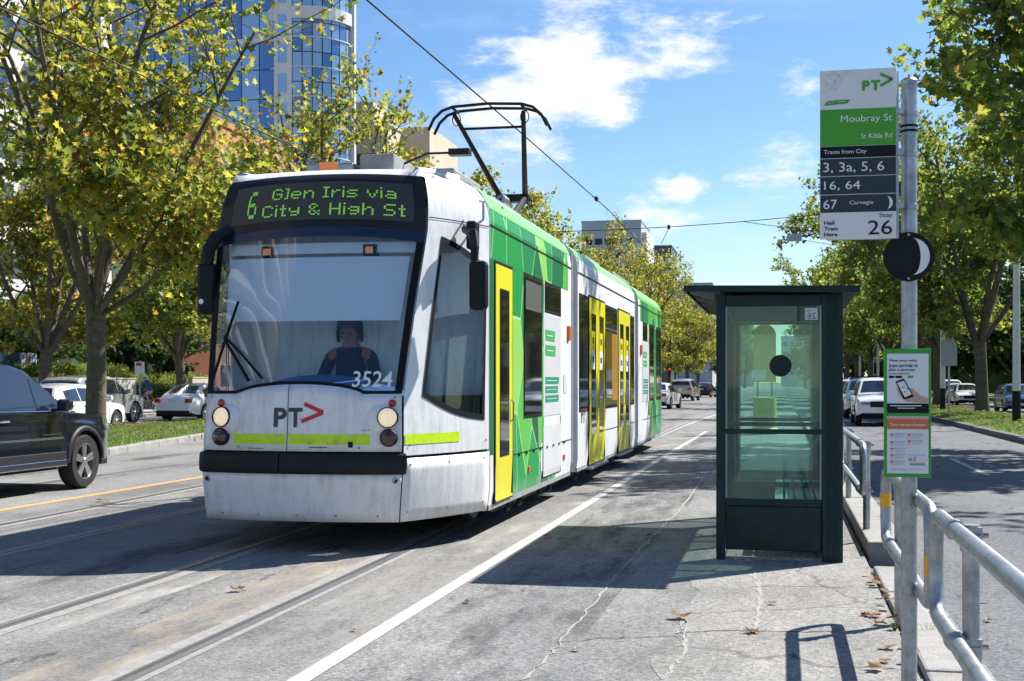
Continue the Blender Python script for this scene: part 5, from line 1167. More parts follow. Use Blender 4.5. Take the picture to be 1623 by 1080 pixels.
def car(name, label, kind, paint_, loc, rz, group=None, clad=False, roofrack=False, detail=True):
    k = KIND[kind]; hl, hw, r = k['L']/2, k['W']/2, k['r']
    t = thing(name, label, 'car', loc, rz, group)
    sh = lambda y: float(np.interp(y, [a for a,_ in k['sh']], [b for _,b in k['sh']])); tp = lambda y: float(np.interp(y, [a for a,_ in k['top']], [b for _,b in k['top']])); rf_ = lambda y: float(np.interp(y, [a for a,_ in k['roof']], [b for _,b in k['roof']]))
    ar = r*1.16
    def wid(y): a = abs(y)/hl; return hw*(1 - .20*max(0,(a-.80)/.20)**2.0)
    ysx = sorted(set([-hl+2*hl*i/48 for i in range(49)] + [c_ + ar*math.cos(q) for c_ in (k['fa'],k['ra']) for q in np.linspace(0,PI,17)]))
    def zlow(y):
        z = k['sill'] + .10*max(0,(abs(y)/hl-.86)/.14)
        for c_ in (k['fa'],k['ra']):
            if abs(y-c_) < ar: z = max(z, r + math.sqrt(max(0,ar*ar-(y-c_)**2)))
        return z
    def flank(y, z):
        s_ = sh(y); q = (z-.62)/.5; b = 1 - .05*q*q if z < .62 else 1 - .035*((z-.62)/max(.05,s_-.62))**2
        fl = 0
        for c_ in (k['fa'],k['ra']):
            dd = math.hypot(y-c_, z-r)
            if dd < ar*1.35: fl = max(fl, .022*(1-(dd-ar)/(ar*.35)))
        cr = .012*math.exp(-((z-(s_-.13))/.02)**2)
        return wid(y)*b - .02 + fl + cr
    P = []
    for y in ysx:
        z0, z1 = zlow(y), max(sh(y), zlow(y)+.04); row = []
        for i in range(13): z = z0+(z1-z0)*i/12; row.append((flank(y,z), y, z))
        x1 = row[-1][0]
        for i in range(1,7): q = i/6; row.append((x1*(1-q), y, z1 + (max(tp(y),z1)-z1)*math.sin(q*PI/2)))
        P.append(row)
    for sg in (1,-1):
        pass
    mb = MB(); full = [[(-p[0],p[1],p[2]) for p in row[::-1][:-1]][::-1][::-1] for row in P]
    G = [row + [(-p[0],p[1],p[2]) for p in row[::-1][1:]] for row in P]
    mb.grid(G); n = len(G[0]); mb.add(G[0], [tuple(range(n))]); mb.add(G[-1], [tuple(range(n))[::-1]])
    bdy = mb.build('body', paint_, t, smooth=True, auto=32)
    MB().box(-hw*.86,hw*.86,-hl*.95,hl*.95,k['sill']-.08,k['sill']+.25).build('underbody', M_arch, t)
    for c_ in (k['fa'],k['ra']): MB().box(-hw*.9,hw*.9,c_-ar*.98,c_+ar*.98,k['sill']+.0,r+ar*.9).build('wheel_well', M_arch, t)
    # cabin
    yr0, yr1 = k['roof'][0][0], k['roof'][-1][0]; ry = sorted(set([a for a,_ in k['roof']] + list(np.linspace(yr0,yr1,26)))); zmax = max(b for _,b in k['roof'])
    def cx_(y, z): zb = sh(y)-.01; return k['wb'] + (k['wr']-k['wb'])*max(0,(z-zb))/(zmax-zb)
    Pc = []
    for y in ry:
        zb, zt_ = sh(y)-.02, max(rf_(y), sh(y)); zc = max(zb+.005, zt_-.07); row = [(cx_(y, zb+(zc-zb)*i/6), y, zb+(zc-zb)*i/6) for i in range(7)]
        xe = cx_(y, zc); row += [(xe-.05, y, zt_-.02), (xe-.14, y, zt_), (xe*.5, y, zt_+.018), (0, y, zt_+.025)]
        Pc.append(row + [(-p[0],p[1],p[2]) for p in row[::-1][1:]])
    cb = MB().grid(Pc); n = len(Pc[0]); cb.add(Pc[0], [tuple(range(n))]); cb.add(Pc[-1], [tuple(range(n))[::-1]]); cab = cb.build('cabin', paint_, t, smooth=True, auto=30)
    # side windows
    fy = [a for a,_ in k['roof']]
    ya, yb = yr0 + (.62 if kind != 'sedan' else .55), yr1 - .18
    segs = [(.36+.02, yb), (-.62, .33)] + ([(ya, -.67)] if ya < -.9 else [])
    def top_in(y): return rf_(y) - .12
    for (a, b) in segs:
        for sg in (1,-1):
            G2_ = []
            for i in range(9):
                y = a+(b-a)*i/8; z0, z1 = sh(y)+.035, max(sh(y)+.045, top_in(y)); G2_.append([(sg*(cx_(y,z0+(z1-z0)*j/4)+.006), y, z0+(z1-z0)*j/4) for j in range(5)])
            MB().grid(G2_).build('side_window', M_cglass, cab, smooth=True)
    for sg in (1,-1):
        MB().tube([(sg*(cx_(y,sh(y)+.02)+.008), y, sh(y)+.02) for y in np.linspace(yr0+.4, yr1-.15, 8)], .010, 4).build('window_trim', M_trim if clad else M_clad, cab)
    def screen(y0, y1, name):
        G2_ = []
        for i in range(7):
            y = y0+(y1-y0)*i/6; x = cx_(y, rf_(y))-.10; G2_.append([(x*q, y, rf_(y) + .012 + .022*(1-q*q)) for q in np.linspace(-1,1,7)])
        return MB().grid(G2_).build(name, M_cglass, cab, smooth=True)
    screen(yr1-.08, k['roof'][-2][0]+.06, 'windscreen'); screen(yr0+.07, k['roof'][1][0]-.03, 'rear_window')
    # wheels
    for c_ in (k['fa'],k['ra']):
        for sg in (1,-1):
            xo = sg*(hw-.115); w_ = .115
            wo = MB().lathe([(r*.66,-w_),(r*.93,-w_),(r*.99,-w_*.7),(r,-w_*.3),(r,w_*.3),(r*.99,w_*.7),(r*.93,w_),(r*.66,w_)], 32, 'x', (xo,c_,r)).build('wheel', M_tyre, t, smooth=True, auto=40)
            rm = MB().lathe([(r*.70,sg*w_*.6),(r*.69,sg*w_*.97),(r*.63,sg*w_*.93),(r*.60,sg*w_*.2),(.001,sg*w_*.1)], 32, 'x', (xo,c_,r)).build('rim', M_rim if kind == 'suv' else M_rim, wo, smooth=True, auto=40)
            MB().lathe([(r*.60,sg*w_*.24),(.001,sg*w_*.24)], 24, 'x', (xo,c_,r)).build('brake_disc', M_arch, wo)
            for j in range(5 if kind == 'suv' else 9):
                q = 2*PI*j/(5 if kind == 'suv' else 9)+.3; d = Vector((0,math.cos(q),math.sin(q))); e = Vector((0,-d.z,d.y)); o_ = Vector((xo,c_,r)); f_ = Vector((sg,0,0)); wi, wo2 = (.032,.06) if kind == 'suv' else (.022,.035)
                MB().prism([o_+d*.04-e*wi+f_*w_*.9, o_+d*.04+e*wi+f_*w_*.9, o_+d*r*.64+e*wo2+f_*w_*.86, o_+d*r*.64-e*wo2+f_*w_*.86], f_*(-.04)).build('spoke', M_rim, wo, bevel=.006)
            MB().lathe([(.05,sg*w_*.93),(.04,sg*w_*1.0),(.001,sg*w_*1.0)], 14, 'x', (xo,c_,r)).build('hub_cap', M_rim, wo)
    # lamps, grille, plates, mirrors, handles
    zf = sh(hl-.25)-.12; zr = sh(-hl+.2)-.12
    for sg in (1,-1):
        G2_ = [[(sg*(wid(y)*(.99)-.0+.004 if j < 2 else wid(y)*.62), y + (.0 if j < 2 else .06), zf + (-.07,.09,.10)[j]*.8) for j in range(3)] for y in (hl-.42, hl-.2, hl-.07)]
        MB().box(*sorted((sg*hw*.52, sg*hw*.84)), hl-.16, hl-.005, zf-.05, zf+.06).build('headlight', M_head, t, bevel=.03)
        MB().box(*sorted((sg*hw*.58, sg*hw*.87)), -hl-.012, -hl+.2, zr-.07, zr+.10).build('taillight', M_tail, t, bevel=.03)
        y = yr1-.42; mx_ = sg*(hw+.09); mo = MB().box(mx_-.10, mx_+.10, y-.06, y+.08, sh(y)+.03, sh(y)+.19).build('mirror', CB if clad else paint_, t, bevel=.04); MB().box(*sorted((sg*(k['wb']-.02), mx_)), y-.02, y+.04, sh(y)+.02, sh(y)+.06).build('mirror_arm', M_clad, mo)
        for y in (-.10-.35, -1.15):
            z = sh(y)-.10; x = flank(y,z); MB().tube([(sg*(x-.005),y-.10,z),(sg*(x+.03),y-.07,z),(sg*(x+.03),y+.07,z),(sg*(x-.005),y+.10,z)], .014, 6).build('door_handle', M_trim if clad else paint_, t)
        for y in (.36+.0, .98, -.65):
            if y > .9 and kind != 'suv': y = .9
            MB().tube([(sg*(flank(y,z)+.001),y,z) for z in np.linspace(k['sill']+.05, sh(y), 8)], .004, 4).build('door_gap', M_arch, bdy)
    MB().box(-hw*.5,hw*.5,hl-.10,hl+.006,zf-.15,zf+.07).build('grille', M_clad, t, bevel=.01); MB().box(-hw*.7,hw*.7,hl-.2,hl-.03+.02,k['sill']+.02,k['sill']+.2).build('front_intake', M_clad, t, bevel=.02)
    MB().box(-.19,.19,hl+.004,hl+.014,zf-.26,zf-.15).build('number_plate', M_plate, t); MB().box(-.19,.19,-hl-.02,-hl-.004,zr-.13 if kind != 'sedan' else zr-.02,zr-.02 if kind != 'sedan' else zr+.09).build('number_plate', M_plate, t)
    MB().box(-hw*.8,hw*.8,-hl-.008,-hl+.2,k['sill'],k['sill']+.16).build('rear_bumper', M_clad, t, bevel=.02)
    if clad:
        for c_ in (k['fa'],k['ra']):
            for sg in (1,-1):
                A = []
                for q in np.linspace(.02, PI-.02, 17):
                    A.append([(sg*(flank(c_+ (ar+o)*math.cos(q), r+(ar+o)*math.sin(q))+e), c_+(ar+o)*math.cos(q), r+(ar+o)*math.sin(q)) for o, e in ((-.015,.0),(-.01,.022),(.05,.02),(.06,-.002))])
                MB().grid(A).build('arch_trim', M_clad2, t, smooth=True)
        for sg in (1,-1):
            a, b = k['ra']+ar*1.1, k['fa']-ar*1.1
            MB().box(*sorted((sg*(hw-.05), sg*(hw+.005))), a, b, k['sill']-.03, k['sill']+.06).build('sill_trim', M_trim, t, bevel=.01); MB().box(*sorted((sg*(hw-.05), sg*(hw-.002))), a, b, k['sill']+.062, k['sill']+.17).build('sill_cladding', M_clad2, t, bevel=.01)
            MB().box(*sorted((sg*(flank(.3,.74)-.01), sg*(flank(.3,.74)+.008))), -.6, .92, .725, .75).build('door_moulding', M_trim, t, bevel=.004)
            MB().box(*sorted((sg*(hw-.02), sg*(flank(1.0,.71)+.004))), .42, .86, .785, .80).build('badge', M_trim, t)
    if roofrack:
        for sg in (1,-1): MB().tube([(sg*.62,-1.5,1.72),(sg*.62,-1.4,1.82),(sg*.62,.0,1.82),(sg*.62,.15,1.75)], .02, 6).build('roof_rail', M_trim, t)
        for y in (-1.0,-.2): MB().box(-.75,.75,y-.04,y+.04,1.81,1.86).build('roof_bar', M_clad, t)
    return t
M_clad2 = mat('graphite_cladding', (.02,.021,.024), .5, spec=.3)
pf = gp(130, 774); K_ = KIND['suv']
car('parked_suv', 'dark graphite four wheel drive with five-spoke alloy wheels on the left road', 'suv', CG, (pf.x - K_['W']/2 + .06, pf.y - K_['fa'], 0), 0, clad=True)
q = gp(170, 684, -.02); car('hatchback', 'white hatchback partly hidden behind the big tree trunk', 'hatch', CW, (-21.1, ony(186,-20.2)-1.32, -.02), 0)
car('sedan', 'white sedan with red tail lamps parked on the service road behind the tram front', 'sedan', CW, (-23.0, ony(285,-23)+1.9, -.02), R(-3))
car('estate_suv', 'silver SUV parked behind the white hatchback near the concrete wall', 'suv', CS, (-24.6, 43.0, -.02), 0)
cx1 = lambda u, Y: onx(u, Y)
car('sedan', 'white sedan with red tail lamps just past the tram tail', 'sedan', CW, (onx(1050,72)-.3, 74, 0), R(-6))
car('estate_suv', 'beige SUV driving away on the left road beyond the tram', 'suv', CBe, (onx(1083,104), 106, 0), R(-5))
car('sedan', 'black sedan driving away, farthest of the cars beyond the tram', 'sedan', CB, (onx(1116,128), 130, 0), R(-6))
car('hatchback', 'dark car half hidden behind the beige SUV', 'hatch', CB, (onx(1070,118), 120, 0), R(-5))
car('estate_suv', 'white SUV with black roof rack facing the shelter on the right road', 'suv', CW, (onx(1376,58), 60.5, -.09), PI, roofrack=True)
car('estate_suv', 'white four wheel drive half hidden behind the shelter on the right road', 'suv', CW, (onx(1352,66), 69, -.09), PI)
car('estate_suv', 'white car with only its side showing beside the timetable frame', 'suv', CW, (onx(1402,48), 50.5, -.09), PI)
for i, (u, Y, kd) in enumerate(((1512,104,'suv'),(1523,100,'sedan'),(1538,92,'sedan'))): car('parked_car', ['white SUV parked last in the far right row', 'white sedan parked in the middle of the far right row', 'white sedan parked first in the far right row by the tree trunk'][i], kd, CW, (onx(u,Y), Y+2.2, -.06), PI)
car('sedan', 'silver car far down the right road', 'sedan', CS, (4.5, 120, -.09), PI)
car('hatchback', 'blue car far down the far right road', 'hatch', CBl, (onx(1622,70), 72, -.06), PI)

# ================================================================ PEOPLE
M_skin = mat('skin', (.36,.20,.14), .55); M_hair = mat('hair', (.02,.014,.01), .6); M_ny = mat('navy_cloth', (.012,.018,.04), .9, var=.2, vs=20); M_hv = mat('orange_cloth', (.60,.14,.03), .8, var=.1, vs=20); M_gyc = mat('grey_cloth', (.24,.24,.25), .9, var=.2, vs=15); M_dkc = mat('dark_cloth', (.02,.022,.028), .9, var=.2, vs=15); M_blc = mat('blue_cloth', (.03,.09,.32), .8, var=.2, vs=15); M_wc = mat('white_helmet', (.7,.7,.7), .4); M_ltc = mat('light_trousers', (.35,.37,.42), .9)
def figure(name, joints, edges, mats, pick, parent=None, loc=(0,0,0)):
    """one continuous skin grown over a posed skeleton; joints = [(point, radius)], first is the pelvis"""
    me = bpy.data.meshes.new(name); me.from_pydata([j[0] for j in joints], edges, []); o = bpy.data.objects.new(name, me); COL.objects.link(o)
    sk = o.modifiers.new('skin', 'SKIN'); 
    for i, j in enumerate(joints):
        rr = j[1] if isinstance(j[1], tuple) else (j[1], j[1]); me.skin_vertices[0].data[i].radius = rr
    me.skin_vertices[0].data[0].use_root = True
    sk.use_smooth_shade = True; sb = o.modifiers.new('sub', 'SUBSURF'); sb.levels = 2; sb.render_levels = 2
    m2 = bpy.data.meshes.new_from_object(o.evaluated_get(bpy.context.evaluated_depsgraph_get())); bpy.data.objects.remove(o)
    m2.materials.clear()
    for m in mats: m2.materials.append(m)
    for p in m2.polygons: p.material_index = pick(p.center); p.use_smooth = True
    o = bpy.data.objects.new(name, m2); COL.objects.link(o); o.location = loc
    if parent: o.parent = parent
    return o
def face(par, c, f, up=Vector((0,0,1)), s=1.0):    # nose, eyes, ears on a head at c looking along f
    f = Vector(f).normalized(); r = f.cross(up).normalized(); c = Vector(c)
    def ball(p, rad, name, m): MB().lathe([(.001,-rad)] + [(rad*math.cos(a), rad*math.sin(a)) for a in np.linspace(-1.2,1.2,7)] + [(.001,rad)], 10, 'z', tuple(p)).build(name, m, par, smooth=True)
    ball(c + f*.098*s - up*.012*s, .016*s, 'nose', M_skin)
    for q in (1,-1): ball(c + f*.086*s + r*.032*s*q + up*.012*s, .010*s, 'eye', M_hair); ball(c + r*.082*s*q - f*.005, .022*s, 'ear', M_skin)
    MB().box(-.022*s,.022*s,-.004,.004,-.004,.004).build('mouth', mat('lips', (.25,.09,.08), .5), par, loc=tuple(c + f*.089*s - up*.05*s))
# driver, seated at the console
dv = thing('person', 'tram driver in navy and orange uniform sitting behind the windscreen', 'person', (TX-.06, TY+1.5, .655))
J = [((0,.0,.60),(.16,.13)),((0,-.02,.78),(.15,.11)),((0,-.03,1.00),(.19,.12)),((0,-.03,1.15),(.12,.08)),((0,-.05,1.20),(.065,.065)),((0,-.07,1.30),(.092,.105)),((0,-.07,1.42),(.085,.10)),
     ((.20,-.03,1.12),.075),((.27,-.12,.90),.06),((.22,-.38,.86),.045),((.19,-.47,.87),.035),((-.20,-.03,1.12),.075),((-.27,-.12,.90),.06),((-.22,-.38,.86),.045),((-.19,-.47,.87),.035),
     ((.11,-.05,.56),.10),((.15,-.48,.55),.075),((.15,-.52,.12),.05),((.15,-.64,.05),.04),((-.11,-.05,.56),.10),((-.15,-.48,.55),.075),((-.15,-.52,.12),.05),((-.15,-.64,.05),.04)]
E_ = [(0,1),(1,2),(2,3),(3,4),(4,5),(5,6),(3,7),(7,8),(8,9),(9,10),(3,11),(11,12),(12,13),(13,14),(0,15),(15,16),(16,17),(17,18),(0,19),(19,20),(20,21),(21,22)]
bdv = figure('body', J, E_, [M_skin, M_ny, M_hv, M_hair], lambda c: 3 if (c.z > 1.40 or (c.z > 1.22 and c.y > -.06) or (c.z > 1.26 and abs(c.x) > .085)) else (0 if c.z > 1.18 or (c.y < -.36 and c.z > .8) else (2 if .13 < abs(c.x) < .21 and c.z > 1.06 else 1)), dv)
face(bdv, (0,-.085,1.31), (0,-1,0), s=1.1)
hr_ = MB(); P = []
for i in range(20):
    a = 2*PI*i/20; lo = 1.40 if math.sin(a) < -.55 else 1.24
    P.append([((.118+.01*(i%3))*math.cos(a)*q, -.06+(.128+.008*(i%2))*math.sin(a)*q, lo+(1.505-lo)*h_) for q, h_ in ((.97,0),(1.06,.35),(.92,.75),(.5,.98),(.01,1.03))])
hr_.grid(P, True); hr_.build('hair', mat('driver_hair', (.03,.02,.014), .7, var=.4, vs=30), bdv, smooth=True)
for sg in (1,-1):
    for k in range(4): MB().tube([(sg*.19+(k-1.5)*.018,-.48,.88),(sg*.19+(k-1.5)*.018,-.53-.008*(k in (1,2)),.89),(sg*.19+(k-1.5)*.018,-.55,.865)], [.010,.009,.007], 6).build('finger', M_skin, bdv)
    MB().tube([(sg*.155,-.45,.875),(sg*.135,-.50,.87)], [.011,.008], 6).build('thumb', M_skin, bdv)
# walking pedestrian on the footpath
def walker(loc, rz, label, top, legs, h=1.72, stride=.22, hair=M_hair):
    t = thing('person', label, 'person', loc, rz); s = h/1.75
    J = [((0,0,.95),(.14,.11)),((0,.0,1.12),(.14,.10)),((0,.01,1.34),(.17,.11)),((0,.01,1.45),(.10,.07)),((0,.02,1.53),(.05,.05)),((0,.04,1.62),(.075,.09)),((0,.04,1.72),(.065,.08)),
         ((.19,0,1.42),.065),((.24,-.08,1.16),.05),((.24,.06,.94),.04),((.24,.09,.85),.035),((-.19,0,1.42),.065),((-.24,.06,1.16),.05),((-.23,.22,.98),.04),((-.23,.27,.90),.035),
         ((.10,0,.90),.10),((.10,stride*.5,.50),.07),((.10,stride,.10),.045),((.10,stride+.14,.05),.04),((-.10,0,.90),.10),((-.10,-stride*.35,.50),.07),((-.10,-stride,.12),.045),((-.10,-stride+.12,.05),.04)]
    J = [(tuple(v*s for v in p), r if isinstance(r, tuple) else r) for p, r in J]
    b = figure('body', J, E_, [M_skin, top, legs, hair, M_dkc], lambda c: 3 if (c.z > 1.68*s or (c.z > 1.56*s and c.y < .02)) else (0 if c.z > 1.49*s or (abs(c.x) > .2 and c.z < 1.05*s) else (1 if c.z > .98*s else (2 if c.z > .11*s else 4))), t)
    face(b, (0,.045*s,1.63*s), (0,1,0)); return t
pp = ony(176, -30.2); walker((-30.2, pp, .06), R(200), 'person in grey top walking on the footpath beside the concrete wall', M_gyc, M_dkc)
walker((onx(1555,112), 112, .05), R(170), 'person in pale shirt walking across the far right road behind the tree trunk', M_wc, M_dkc)
# cyclist and bicycle
M_bred = mat('red_frame', (.5,.03,.03), .35, coat=.5)
cy = ony(234, -29.6); CR = R(150)
bk = thing('bicycle', 'red bicycle ridden along the left footpath', 'bicycle', (-29.6, cy, .06), CR)
def torus(c, R_, r_, n=28): return MB().tube([(c[0], c[1]+R_*math.cos(2*PI*i/n), c[2]+R_*math.sin(2*PI*i/n)) for i in range(n+1)], r_, 6, False)
for y in (-.52,.52):
    wo = torus((0,y,.34), .33, .018).build('wheel', M_tyre, bk); sp_ = MB()
    for i in range(10): sp_.tube([(0,y,.34),(0,y+.32*math.cos(2*PI*i/10),.34+.32*math.sin(2*PI*i/10))], .003, 3)
    sp_.build('spokes', M_rim, wo)
fb = MB(); A, B, C_, D_, HB = (0,-.52,.34), (0,-.05,.30), (0,-.18,.82), (0,.38,.80), (0,.52,.34)
for a, b in ((A,B),(A,C_),(B,C_),(C_,D_),(B,D_),(D_,HB)): fb.tube([a,b], .018, 6)
fb.tube([D_,(0,.36,.98)], .015, 6); fb.build('frame', M_bred, bk); MB().tube([(-.27,.42,1.0),(-.2,.36,1.0),(.2,.36,1.0),(.27,.42,1.0)], .014, 6).build('handlebar', M_dkc, bk)
MB().prism([(-.06,-.32,.92),(.06,-.32,.92),(.02,-.02,.94),(-.02,-.02,.94)], (0,0,.04)).build('saddle', M_dkc, bk); MB().tube([(0,-.18,.8),(0,-.19,.92)], .013, 6).build('seat_post', M_rim, bk)
MB().tube([(-.12,-.05,.14),(-.07,-.05,.14),(-.07,-.05,.46),(-.0,-.05,.30),(.07,-.05,.14),(.12,-.05,.14)], .01, 5).build('crank', M_dkc, bk)
cyc = thing('person', 'cyclist in blue jacket and white helmet riding the red bicycle', 'person', (-29.6, cy, .06), CR)
J = [((0,-.17,1.02),(.14,.12)),((0,-.10,1.18),(.14,.11)),((0,.04,1.40),(.17,.11)),((0,.09,1.50),(.10,.07)),((0,.13,1.57),(.05,.05)),((0,.17,1.65),(.075,.09)),((0,.17,1.75),(.065,.08)),
     ((.19,.05,1.45),.065),((.25,.16,1.22),.05),((.24,.34,1.06),.04),((.24,.40,1.02),.035),((-.19,.05,1.45),.065),((-.25,.16,1.22),.05),((-.24,.34,1.06),.04),((-.24,.40,1.02),.035),
     ((.10,-.12,.97),.10),((.11,.22,.72),.07),((.11,-.02,.26),.045),((.11,.10,.19),.04),((-.10,-.12,.97),.10),((-.11,.20,.92),.07),((-.11,.0,.54),.045),((-.11,.11,.49),.04)]
b_ = figure('body', J, E_, [M_skin, M_blc, M_ltc, M_wc, M_dkc], lambda c: 3 if c.z > 1.69 else (0 if c.z > 1.54 or (c.y > .32 and c.z < 1.15) else (1 if c.z > 1.06 else (2 if c.z > .24 else 4))), cyc); face(b_, (0,.175,1.66), (0,1,-.1))
MB().lathe([(.115,1.70),(.118,1.73),(.10,1.79),(.05,1.83),(.001,1.84)], 14, 'z', (0,.165,0)).build('helmet', M_wc, b_, smooth=True)

# ================================================================ SMALL THINGS ON THE LEFT
M_cw = mat('concrete_wall', (.42,.40,.36), .85, var=.12, vs=1.2, bump=.2, bs=30)
wX = -34.2
def lw(name, label, u0, u1, z0, z1, th, m, cat, X=wX):
    a, b = ony(u0, X), ony(u1, X); t = thing(name, label, cat, (X, a, .05))
    n = max(1, round((b-a)/2.2)); 
    for k in range(n): MB().box(-th, 0, (b-a)*k/n+.006, (b-a)*(k+1)/n-.006, z0, z1).build('wall_panel', m, t, bevel=.01)
    MB().box(-th-.02, .03, 0, b-a, z1, z1+.06).build('coping', m, t, bevel=.01); return t
lw('concrete_wall', 'low pale concrete wall along the footpath behind the leaning tree', -40, 216, 0, 1.62, .3, M_cw, 'wall')
lw('planter_wall', 'pale concrete planter edge in front of the dark hedge', 217, 330, 0, .42, .3, M_cw, 'wall')
lw('concrete_wall', 'short pale concrete wall end beside the parked white sedan', 305, 330, .42, 1.7, .3, M_cw, 'wall', wX-.6)
def hedge(label, x0, x1, y0, y1, z0, z1, n, m, name='hedge', lf=.10):
    t = thing(name, label, 'hedge', ((x0+x1)/2, y0, 0)); hx, ly = (x1-x0)/2, y1-y0; rg = np.random.default_rng(int(abs(y0)*10+z0*7)); V = []; Fc = []
    MB().box(-hx*.86,hx*.86,.05,ly-.05,0,z1-.12).build('twigs', m, t)
    c = rg.uniform(0,1,(n,3)); face_ = rg.integers(0,3,n); 
    for i in range(n):
        q = c[i].copy()
        if face_[i] == 0: q[0] = 1 + rg.normal(0,.05)
        elif face_[i] == 1: q[2] = 1 + rg.normal(0,.08)
        else: q[1] = rg.choice([0,1]) + rg.normal(0,.01)
        p = np.array([-hx+2*hx*q[0], ly*q[1], z0+(z1-z0)*q[2]]); a = rg.normal(0,1,3); a /= np.linalg.norm(a); b = np.cross(a, rg.normal(0,1,3)); b /= np.linalg.norm(b); s_ = lf*rg.uniform(.6,1.4); o = len(V)
        V += [tuple(p-a*s_*.5), tuple(p+b*s_*.3), tuple(p+a*s_*.5), tuple(p-b*s_*.3)]; Fc.append((o,o+1,o+2,o+3))
    me = bpy.data.meshes.new('foliage'); me.from_pydata(V, [], Fc); me.materials.append(m); o = bpy.data.objects.new('foliage', me); COL.objects.link(o); o.parent = t; o['kind'] = 'stuff'
hedge('dark clipped hedge behind the planter edge, passed by the cyclist', -36.2, -34.6, ony(217,-34.6), ony(330,-34.6), .1, 1.25, 9000, M_leafD)
hedge('bright green grassy planting above the dark hedge', -39, -36.8, ony(212,-36.8), ony(330,-36.8), .9, 1.95, 9000, M_leafB)
hedge('green hedge above the concrete wall behind the big tree', -37.5, -35.2, ony(60,-35.2), ony(205,-35.2), 1.0, 2.3, 11000, M_leafB)
hedge('long dark hedge closing the far side of the right verge', 28, 32, 110, 330, .2, 5.5, 26000, M_leafD, lf=.6)
hoard = thing('blue_hoarding', 'dark blue panelled hoarding with a printed end panel behind the leaning tree', 'hoarding', (-36.5, ony(0,-36.5)-2, .05)); hn_ = ony(58,-36.5)-ony(0,-36.5)+2
for k in range(4): MB().box(-.1,0,hn_*.72*k/4+.02,hn_*.72*(k+1)/4-.02,.1,2.9).build('panel', mat('hoarding_blue', (.012,.045,.075), .3, var=.2, vs=2), hoard)
MB().box(-.1,.01,hn_*.74,hn_,.1,2.9).build('poster_panel', mat('printed_panel', (.22,.28,.38), .5, var=.7, vs=2.2, dirt=(.5,.12,.06), ds=1.4), hoard)
sy = ony(222, -26.2)
sg_ = thing('parking_sign', 'small white parking sign with red print on a thin post by the footpath', 'sign', (-26.2, sy, 0)); MB().tube([(0,0,0),(0,0,2.4)], .035, 8).build('post', M_galv, sg_)
sp_ = MB().box(-.22,.22,-.05,-.042,1.85,2.35).build('sign_plate', M_whitev, sg_); MB().box(-.16,.10,-.054,-.051,2.18,2.31).build('red_print', M_red, sp_)
sc_ = thing('sculpture', 'tall white looping metal sculpture of pointed rings above the planting', 'sculpture', (-38.5, ony(238,-38.5), .05))
def loop(c, w_, h_, tilt): 
    P = [];
    for i in range(33):
        a = 2*PI*i/32; x = w_*math.cos(a)*abs(math.sin(a/2+PI/4))**.3; z = h_*math.sin(a); z *= 1.0
        x = w_*math.cos(a)*(1-.55*abs(math.sin(a))**3); P.append((c[0]+0*x, c[1]+x*math.cos(tilt)-z*math.sin(tilt), c[2]+x*math.sin(tilt)+z*math.cos(tilt)))
    return P
MB().tube([(0,0,0),(0,.1,1.2),(0,-.1,2.2)], .10, 8).build('stem', M_alu, sc_)
for c_, w_, h_, tl_ in (((0,-.9,4.0),.55,.75,.5), ((0,.0,3.3),.62,1.0,-.15), ((0,1.1,2.6),.62,1.15,.12)): MB().tube(loop(c_,w_,h_,tl_), .13, 8, False).build('loop', M_alu, sc_, smooth=True)
tf = thing('traffic_signal', 'small traffic signal showing red far beyond the beige SUV', 'traffic light', (onx(1061,150),150,0)); MB().tube([(0,0,0),(0,0,2.2)], .06, 8).build('post', M_dark, tf)
hd = MB().box(-.15,.15,-.1,.1,2.2,3.2).build('signal_head', M_signk, tf); MB().lathe([(.11,-.11),(.001,-.13)], 12, 'y', (0,0,3.0)).build('red_light', mat('red_signal', (.6,.02,.01), .3, emit=(1,.03,.02), es=1.2), hd)
for lx0 in (2.85, 2.55): MB().lathe([(.11,-.105),(.001,-.115)], 12, 'y', (0,0,lx0-.15)).build('dark_lens', M_clad, hd)
sgn2 = gp(1504, 656, .05); s2 = thing('street_sign', 'grey-backed road sign on a thin post between the trees of the right median', 'sign', (sgn2.x, sgn2.y, .05)); MB().tube([(0,0,0),(0,0,3.4)], .05, 8).build('post', M_galv, s2); MB().box(-.35,.35,-.08,-.055,2.2,3.4).build('sign_plate', mat('sign_reverse', (.33,.36,.37), .5, .3), s2)

# ================================================================ FALLEN LEAVES AND LITTER
lob = [(0,-.5),(.17,-.36),(.52,-.30),(.34,-.02),(.46,.30),(.16,.18),(0,.56),(-.16,.18),(-.46,.30),(-.34,-.02),(-.52,-.30),(-.17,-.36)]
def dryleaf(seed):
    rg = random.Random(seed); mb = MB(); mb.add([(x, y, abs(x)*rg.uniform(.2,.7)+rg.uniform(0,.12)+.02) for x, y in lob], [(0,1,11),(1,2,3),(9,10,11),(3,4,5),(7,8,9),(5,6,7),(1,3,5),(7,9,11),(1,5,7),(1,7,11)]); mb.tube([(0,-.5,.05),(.05,-.9,.12)], .02, 4); return mb
lp = [dryleaf(k).build('fallen_leaf', M_dead) for k in range(4)]
spots = [(1080,980,.13),(865,792+60,.09),(975,860,.08),(1030,851,.08),(925,900,.07),(960,812,.08),(1195,1003,.09),(913,1031,.05),(375,937,.10),(1385,978,.10),(1395,990,.08),(1408,1028,.09),(1385,1062,.10),(1402,1050,.07),(1613,925,.05),(1560,955,.05),(1565,985,.06),(1110,850,.06),(740,955,.05),(717,948,.04),(560,1000,.04),(1225,958,.06),(1260,1040,.05),(160,795,.12),(1130,905,.05),(640,860,.05),(830,935,.04),(1370,975,.06)]
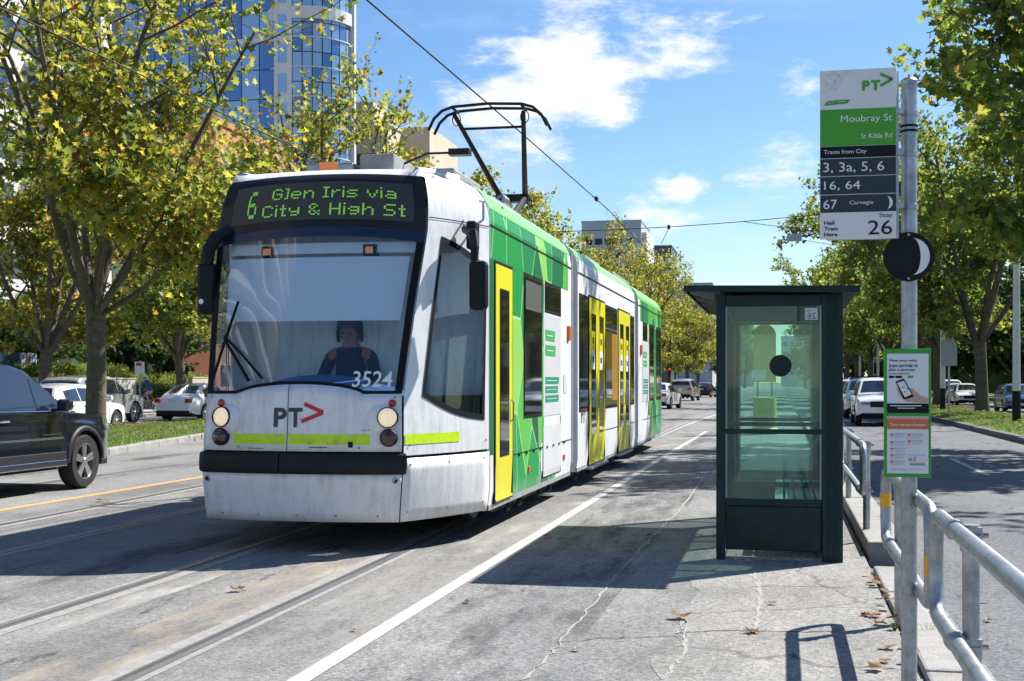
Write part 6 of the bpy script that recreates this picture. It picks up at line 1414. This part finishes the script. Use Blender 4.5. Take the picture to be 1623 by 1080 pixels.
for i, (u, v, s_) in enumerate(spots):
    z = -.085 if u > 1500 else .006; p = gp(u, v, z); src = lp[i % 4]
    o = src if i < 4 else src.copy()
    if i >= 4: COL.objects.link(o)
    o.location = p; o.rotation_euler = (0,0,i*1.7); o.scale = (s_*1.1,)*3
    tag(o, 'dry brown plane leaf lying on the pavement or road', 'leaf', 'dry leaves fallen about the stop')
pk = gp(1380, 975, .012); lt = MB().tube([(-.06,0,.006),(.06,.012,.006)], .008, 6).build('red_straw', M_red); lt.location = pk; tag(lt, 'small red plastic scrap in the gutter by the handrail post', 'litter')
for i, (u, v) in enumerate(((1418,1000),(1470,1012))):
    p = gp(u, v, .0); wt = thing('weed', ['small green weed growing in the kerb joint near the stop sign', 'yellow-green weed at the foot of the handrail on the road side'][i], 'weed', (p.x, p.y, 0)); mb = MB()
    for k in range(22): a = k*2.4; h_ = random.uniform(.04,.11); mb.add([(math.cos(a)*.004,math.sin(a)*.004,0),(math.cos(a+1.57)*.006,math.sin(a+1.57)*.006,0),(math.cos(a)*.05,math.sin(a)*.05,h_)], [(0,1,2)])
    mb.build('blades', M_blade, wt)
# dry leaves drifted over the lawn: one mass
rg = np.random.default_rng(9); V = []; Fc = []
for (x0,x1,y0,y1,n,z) in ((-19.5,-14.5,24,60,700,.24),(6.6,10,28,80,500,.17),(-27,-25.8,35,70,250,.02),(.66,.72,3,10.5,22,.012)):
    for k in range(n):
        x, y = rg.uniform(x0,x1), rg.uniform(y0,y1); s_ = rg.uniform(.05,.10) if z > .1 else rg.uniform(.02,.05); a = rg.uniform(0,6.28); o = len(V); zz = z + rg.uniform(0,.04)
        V += [(x+s_*math.cos(a+q*1.57), y+s_*math.sin(a+q*1.57), zz + rg.uniform(0,.05)) for q in range(4)]; Fc.append((o,o+1,o+2,o+3))
me = bpy.data.meshes.new('leaf_litter'); me.from_pydata(V, [], Fc); me.materials.append(M_dead); o = bpy.data.objects.new('leaf_litter', me); COL.objects.link(o); tag(o, 'scattered dry leaves over the medians and along the kerb', 'leaves', kind='stuff')
